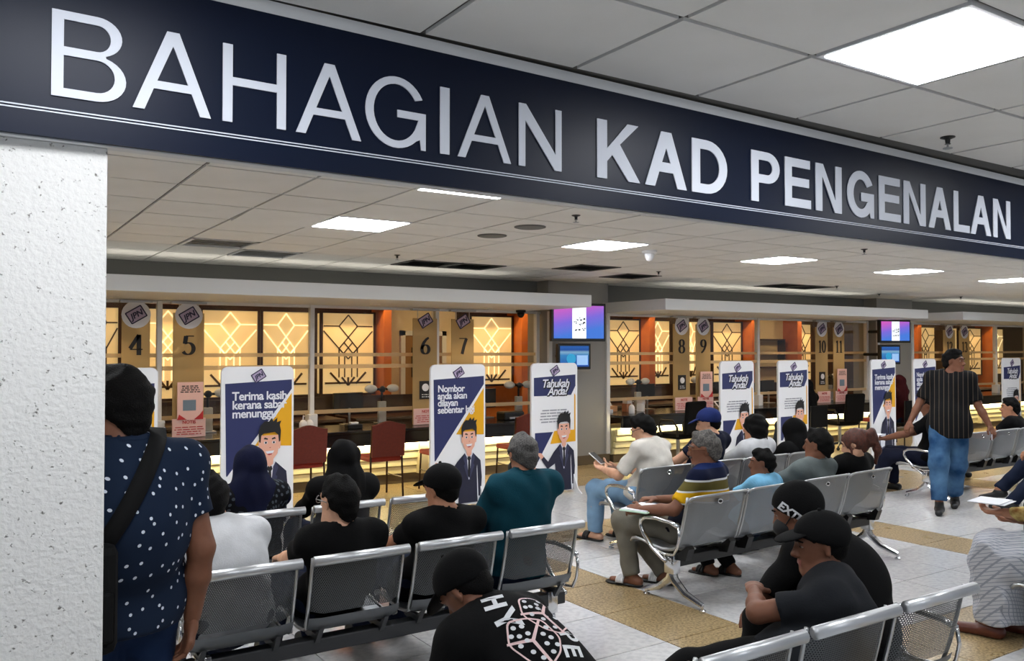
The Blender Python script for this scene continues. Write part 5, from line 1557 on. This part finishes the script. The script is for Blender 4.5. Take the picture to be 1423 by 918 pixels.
MB().bbox(-.16, .16, -.11, .11, 0, .012, .003).build('cover', M('folder_green', (196, 222, 204), .6), t); MB().box(-.15, .15, -.10, .10, .012, .018).build('sheets', m_print_white, t)
sit('small boy in a sky blue shirt on the bench beside the striped polo man', 5.00, 4.10, 5.085, 4.34, .965, yaw=R_(15), hyaw=R_(50), s=.84, top=SKYB, hair='short', dy=.34, hz=.43, sleeve=.7, bottom=BLK, skinm=SK_DARK, footwear='sandal', shoes=M('sandal_black', (18, 18, 18), .6), feet=[(4.82, 4.62, .06), (4.96, 4.52, .06)])
sit('seated man with short black hair in a grey-green shirt', 5.68, 4.15, 5.72, 4.32, 1.085, yaw=R_(5), hyaw=R_(20), top=GRYSH, hair='short', collar=True, skinm=SK_DARK, sleeve=.8)
sit('seated woman in black with an auburn ponytail', 6.24, 4.185, 6.25, 4.36, 1.06, yaw=R_(5), hyaw=R_(28), hpitch=.35, top=BLK, hair='ponytail', hairm=HAIR_RED, skinm=SK_LIGHT, sleeve=1.9)
# ---- bench with the cream tee
p = sit('seated man in a cream tee and pale jeans looking down at a phone', 5.02, 5.27, 5.045, 5.62, 1.145, yaw=R_(16), hyaw=R_(34), hpitch=.42, top=CREAM, bottom=PALEDEN, hair='short', skinm=SK_LIGHT, glasses=GL, sleeve=.85, dy=.34, hz=.47, footwear='sandal', shoes=M('sandal_black', (18, 18, 18), .6),
        feet=[(4.83, 6.02, .07), (5.12, 5.94, .07)], hands=[(4.80, 5.86, .66), (5.00, 5.90, .66)], res=.012, palms=[(0, .3, 1), (0, .3, 1)], girth=1.08, fold=.005, elbow=[(-.5, -.5, -.6), None])
t = thing('phone', 'black phone held by the man in the cream tee', 'phone', (4.84, 6.00, .74), R_(20))
o = MB().bbox(-.042, .042, -.005, .005, -.08, .08, .004).build('case', m_white, t); o.rotation_euler = (R_(-55), 0, 0)
o = MB().box(-.038, .038, -.007, -.005, -.075, .075).build('display', m_black, t); o.rotation_euler = (R_(-55), 0, 0)
sit('seated person in black with a navy blue cap', 5.68, 5.28, 5.79, 5.56, 1.165, yaw=R_(10), hyaw=R_(42), hpitch=.25, top=NAVY, hair='cap', capm=cloth('navy_cap', (30, 42, 92)), skinm=SK_LIGHT, sleeve=.6)
sit('seated person with a dark bob of hair in a white shirt', 6.30, 5.29, 6.385, 5.54, 1.095, yaw=R_(8), hpitch=.1, top=WHT, hair='bob', sleeve=1.8, collar=True)
sit('seated person in a black headscarf in front of the standee at counter 10', 6.93, 5.29, 6.96, 5.54, 1.03, yaw=R_(5), hpitch=.3, top=BLK, hair='hijab', scarfm=BLK, sleeve=1.9)

# ---- nearest bench: HYPE shirt, two caps
hy = person('man bent forward in a black shirt printed HYPE with two dice', (1.755, 2.16, .47), (1.565, 2.70, .845), yaw=R_(16), hyaw=R_(30), hpitch=.85, top=BLK, hair='cap', capm=BLK, skinm=SK_DARK, sleeve=.7, res=.010, girth=1.12,
            hands=[(1.36, 2.78, .52), (1.66, 2.86, .50)], feet=[(1.50, 2.82, .07), (1.80, 2.86, .07)], fold=.0015)
cp_ = sit('man in a dark tee and black cap with tucked arms on the nearest bench', 2.80, 1.91, 3.0, 2.26, 1.035, yaw=R_(38), hyaw=R_(52), hpitch=.12, top=CHAR, bottom=BLK, hair='cap', capm=BLK, skinm=SK_DARK, sleeve=.70, dy=.36, girth=1.18, res=.010,
          hands=[(2.88, 2.50, .68), (3.02, 2.44, .60)], elbow=[(-.84, .40, -.25), (.2, .8, -.5)], feet=[(2.30, 2.90, .07), (2.46, 3.02, .07)])
bn_ = sit('person in black with a black beanie carrying white lettering, beside the dark tee man', 3.36, 1.91, 3.33, 2.64, 1.075, yaw=R_(14), hyaw=R_(26), hpitch=.32, top=BLK, bottom=BLK, hair='beanie', capm=BLK, skinm=SK_DARK, sleeve=.80, dy=.40, res=.011, mask=M('black_face_mask', (22, 22, 24), .8), girth=1.10,
          hands=[(3.16, 2.74, .44), (3.30, 2.80, .46)], elbow=[(-.9, -.3, -.1), None])

# ---- printing laid on to cloth: every point of a flat drawing is dropped on to the garment along its own normal
from mathutils.bvhtree import BVHTree
def print_on(target, parent, name, me, O, e1, e2, mat, lift=.003, sub=0):
    n = e1.cross(e2).normalized()
    bm = bmesh.new(); bm.from_mesh(me)
    if sub: bmesh.ops.subdivide_edges(bm, edges=bm.edges[:], cuts=sub, use_grid_fill=True)
    tm = target.data; off = target.parent.location
    bvh = BVHTree.FromPolygons([v.co + off for v in tm.vertices], [tuple(p.vertices) for p in tm.polygons])
    for v in bm.verts:
        p = O + e1 * v.co.x + e2 * v.co.y
        h = bvh.ray_cast(p + n * .5, -n)
        q = h[0] if h[0] is not None and (h[0] - p).length < .2 else bvh.find_nearest(p)[0]
        v.co = q + n * lift - off
    me2 = bpy.data.meshes.new(name); bm.to_mesh(me2); bm.free(); me2.materials.append(mat)
    return obj(name, me2, parent)
def xf(contours, ang, cx, cy, k=1.0):
    c, s_ = math.cos(ang), math.sin(ang)
    return [[(cx + k * (x * c - y * s_), cy + k * (x * s_ + y * c)) for x, y in q] for q in contours]
def dens(poly, n=3):
    o = []
    for i in range(len(poly)):
        a, b = poly[i], poly[(i + 1) % len(poly)]
        for k in range(n): o.append((a[0] + (b[0] - a[0]) * k / n, a[1] + (b[1] - a[1]) * k / n))
    return o
sh_o = hy['shirt']; nrm = Vector((-.45, -.62, .64)).normalized()
e1 = Vector((.837, -.547, .05)); e1 = (e1 - nrm * e1.dot(nrm)).normalized(); e2 = nrm.cross(e1).normalized()
O = Vector((1.735, 2.36, .80)) - e1 * .075 - e2 * .0; S = 1 / 455.0
m_tee_white = cloth('print_white', (216, 218, 222)); m_tee_pink = cloth('print_pink', (226, 196, 196))
def glyph(ch):
    if ch == 'Y': return [[(.42, 0), (.66, 0), (.66, .42), (1.05, 1), (.78, 1), (.54, .62), (.30, 1), (.03, 1), (.42, .42)]]
    return L_(ch, .8, 1.0, .24)
for ch, x, y, ang, hh in (('H', -66, 30, -72, 37), ('Y', -48, 0, -62, 40), ('P', 50, -22, -58, 28), ('E', 52, -52, -78, 28)):
    g_ = [dens([(px_ - .45, py_ - .5) for px_, py_ in q], 3) for q in glyph(ch)]
    me = curve_mesh('letter', xf(g_, math.radians(ang), x * S, y * S, hh * S), 0)
    print_on(sh_o, sh_o, 'printed_letter', me, O, e1, e2, m_tee_white)
def ring(poly, w):
    cx = sum(p[0] for p in poly) / len(poly); cy = sum(p[1] for p in poly) / len(poly)
    inn = [(cx + (x - cx) * (1 - w), cy + (y - cy) * (1 - w)) for x, y in poly]
    return [poly, inn]
def dice(cx, cy, k, ang, pips):
    hexa = [(-.5, .30), (-.16, .46), (.12, .50), (.46, .20), (.50, -.12), (.34, -.46), (.02, -.42), (-.42, -.14)]
    rr = []
    for i in range(8):
        a, b, c = hexa[i - 1], hexa[i], hexa[(i + 1) % 8]
        for q in np.linspace(0, 1, 5):
            m1 = (b[0] * .75 + a[0] * .25, b[1] * .75 + a[1] * .25); m2 = (b[0] * .75 + c[0] * .25, b[1] * .75 + c[1] * .25)
            rr.append(((1 - q) ** 2 * m1[0] + 2 * q * (1 - q) * b[0] + q * q * m2[0], (1 - q) ** 2 * m1[1] + 2 * q * (1 - q) * b[1] + q * q * m2[1]))
    cs = [xf(ring(dens(rr, 2), .07), ang, cx * S, cy * S, k * S)]
    print_on(sh_o, sh_o, 'printed_dice_outline', curve_mesh('d', cs[0], 0), O, e1, e2, m_tee_pink, .0030)
    for a, b in (((.0, .02), (.06, .46)), ((0, .02), (-.44, -.12)), ((0, .02), (.40, -.40))):
        v = Vector((b[0] - a[0], b[1] - a[1])).normalized(); w = Vector((-v.y, v.x)) * .032
        q = dens([(a[0] + w.x, a[1] + w.y), (a[0] - w.x, a[1] - w.y), (b[0] - w.x * .7, b[1] - w.y * .7), (b[0] + w.x * .7, b[1] + w.y * .7)], 5)
        print_on(sh_o, sh_o, 'printed_dice_edge', curve_mesh('d', xf([q], ang, cx * S, cy * S, k * S), 0), O, e1, e2, m_tee_pink, .0034)
    for x, y in pips:
        print_on(sh_o, sh_o, 'printed_pip', curve_mesh('d', xf([arc(x, y, .048, .042, 0, 330, 11)], ang, cx * S, cy * S, k * S), 0), O, e1, e2, m_tee_white, .0034)
dice(10, 16, 80, 0, [(-.36, .24), (-.24, .12), (-.34, .08), (-.08, .38), (-.12, .24), (-.10, .12), (.18, .34), (.26, .16), (.38, .08), (.24, .02), (-.22, -.08), (.0, -.14), (.22, -.30)])
dice(-8, -40, 88, -.12, [(-.36, .20), (-.22, .26), (-.10, .14), (-.38, .04), (-.24, .06), (-.10, .0), (.20, .34), (.16, .18), (.30, .14), (.42, .02), (.24, .0), (.36, -.14), (-.2, -.12), (.02, -.2), (.2, -.28)])
b_ = MB()
for k in range(14):
    a0 = -18 + k * 4.2; y0 = 52 - .010 * (a0 - 12) ** 2
    b_.add([(a0 * S, y0 * S, 0), ((a0 + 3) * S, y0 * S, 0), ((a0 + 3) * S, (y0 + 1.8) * S, 0), (a0 * S, (y0 + 1.8) * S, 0)], [(0, 1, 2, 3)])
print_on(sh_o, sh_o, 'printed_small_line', b_.mesh('d', m_tee_white), O, e1, e2, m_tee_white)
# white lettering round the beanie's edge
bean = [c for c in bn_['root'].children if c.name.startswith('cap')][0]
nrm = Vector((-.72, -.66, .12)).normalized(); e1 = Vector((.62, -.60, -.62)); e1 = (e1 - nrm * e1.dot(nrm)).normalized(); e2 = nrm.cross(e1).normalized()
tm = text_mesh('EXTEND', .052, 'CENTER', .002, 0, 0)
print_on(bean, bean, 'printed_lettering', tm, bn_['head'] @ np.eye(3) is not None and Vector(bn_['head']) + nrm * .08 + Vector((.01, -.02, -.055)) - e1 * .035, e1, e2, m_tee_white, .004, 1)
eye = MB().tube([tuple(Vector(hy['hp'](.012 * math.cos(a) + .02, -.118, .060 + .012 * math.sin(a))) - Vector(hy['base'])) for a in np.linspace(0, 6.28, 11)[:-1]], .004, 6, closed=True).build('cap_eyelet', M('brass', (190, 150, 70), .3, .9), hy['root'])
eye.parent = [c for c in hy['root'].children if c.name.startswith('cap')][0]

# ---- walking man
wm = person('man walking in a black pinstriped tee and faded blue jeans, head turned aside', (8.90, 5.06, .90), (9.02, 5.07, 1.585), yaw=R_(118), hyaw=R_(186), s=1.0, seated=False, girth=1.12,
            feet=[(9.16, 5.16, .10), (8.62, 5.02, .075)], loose=1.2, hands=[(9.12, 4.72, .84), (8.66, 5.42, .82)], elbow=[(.4, .6, -.1), (.6, .3, .0)], palms=[None, None], top=wave_cloth('pinstripe_tee', (20, 20, 22), (84, 74, 64), (-.47, .88, 0), 22, .12), bottom=BLUEJ, skinm=SK_DARK,
            hair='short', sleeve=.85, hem=.12, long_hem=True, res=.013)
t = thing('card_in_hand', 'small white card held by the walking man', 'card', (9.10, 4.72, .80), .5)
MB().bbox(-.05, .05, -.004, .004, -.03, .03, .002).build('card', m_print_white, t); MB().box(-.04, .04, -.006, -.004, .005, .012).build('printed_line', m_greyink, t)
# ---- others to the right
sit('seated man in dark clothes reading a paper, half hidden by the walking man', 9.60, 5.37, 9.62, 5.72, 1.18, yaw=R_(20), hyaw=R_(30), hpitch=.3, top=BLK, bottom=NAVY, hair='short', sleeve=.7, res=.016, hands=[(9.25, 6.10, .64), (9.52, 6.14, .64)], palms=[(0, 0, 1), (0, 0, 1)], feet=[(9.35, 6.25, .07), (9.65, 6.2, .07)], skinm=SK_DARK)
t = thing('paper_sheet', 'white paper held by the seated man behind the walking man', 'paper', (9.22, 6.22, .70), R_(15))
o = MB().bbox(-.10, .10, -.14, .14, 0, .003, .001).build('sheet', m_print_white, t); o2 = MB().box(-.08, .06, -.05, -.04, .003, .004).box(-.08, .04, .0, .01, .003, .004).build('printed_lines', m_greyink, t)
sit('seated person in black whose head rises above the empty bench backs at the frame edge', 11.35, 5.38, 11.36, 5.66, 1.09, yaw=R_(10), hyaw=R_(40), top=BLK, hair='short', res=.017)
sit('seated person showing only dark jeans and black shoes past the walking man', 10.15, 4.07, 10.15, 4.35, 1.15, yaw=R_(28), top=NAVY, bottom=DEN, res=.015, feet=[(9.42, 4.72, .07), (9.72, 4.98, .15)], hair='short')
BATIK = M('batik_yellow', (206, 186, 120), .9, 0, .15, var=(16, 1.0, (120, 84, 44)))
sr = person('seated person in a pale plaid sarong and yellow batik shirt holding paper', (5.48, 2.33, .47), (5.62, 2.30, 1.02), yaw=R_(18), top=BATIK, bottom=wave_cloth('plaid_grey', (178, 180, 186), (136, 140, 150), (.9, .3, .3), 48, .22, (.2, .3, .95)), skirt=True, sleeve=1.85, skinm=SK_MED,
            feet=[(5.19, 2.73, .07), (5.40, 2.70, .07)], hands=[(5.36, 2.73, .72), (5.55, 2.72, .66)], shoes=M('shoe_brown', (92, 44, 30), .4), res=.012, hair='short', palms=[(0, 0, 1), (0, 0, 1)])
t = thing('document_case', 'black document case with a gold emblem on the sarong lap', 'case', (5.47, 2.60, .60), R_(5))
MB().bbox(-.09, .13, -.02, .02, .0, .20, .008).build('case_body', m_black_matte, t)
gm = M('gold_print', (196, 168, 96), .5, .3)
MB().prism([(-.055, .11), (-.035, .07), (.02, .07), (.04, .11), (.018, .095), (-.008, .125), (-.032, .095)], 'y', -.023, -.02).build('emblem', gm, t)
t = thing('paper_sheet', 'white papers held above the plaid sarong', 'paper', (5.29, 2.76, .795), R_(10))
MB().bbox(-.12, .12, -.09, .09, 0, .004, .001).build('sheet', m_print_white, t); MB().bbox(-.10, .12, -.11, .06, -.005, -.001, .001).build('lower_sheet', m_print_white, t)
sit('person in a maroon headscarf seated at the counter below the far televisions', 14.35, 8.75, 14.35, 9.1, 1.25, yaw=R_(5), top=MAROON, hair='hijab', scarfm=MAROON, sleeve=1.9, res=.018)
sit('person in a black headscarf seated at counter 10 beside a standee', 11.75, 8.75, 11.75, 9.1, 1.22, yaw=R_(0), top=BLK, hair='hijab', scarfm=BLK, sleeve=1.9, res=.018)
for x, lab in ((14.35, 'black padded visitor chair under the maroon headscarf person'), (11.75, 'black padded visitor chair under the person at counter 10')):
    c = thing('visitor_chair', lab, 'chair', (x, 8.9, 0))
    MB().bbox(-.22, .22, -.02, .40, .34, .40, .02).build('seat', m_black_matte, c); MB().bbox(-.21, .21, -.07, -.03, .45, .80, .015).build('backrest', m_black_matte, c)
    for sx in (-1, 1):
        MB().tube([(sx * .21, -.05, .80), (sx * .21, -.04, 0)], .012, 6).build('leg', m_black, c); MB().tube([(sx * .21, .38, .36), (sx * .21, .38, 0)], .012, 6).build('leg', m_black, c)
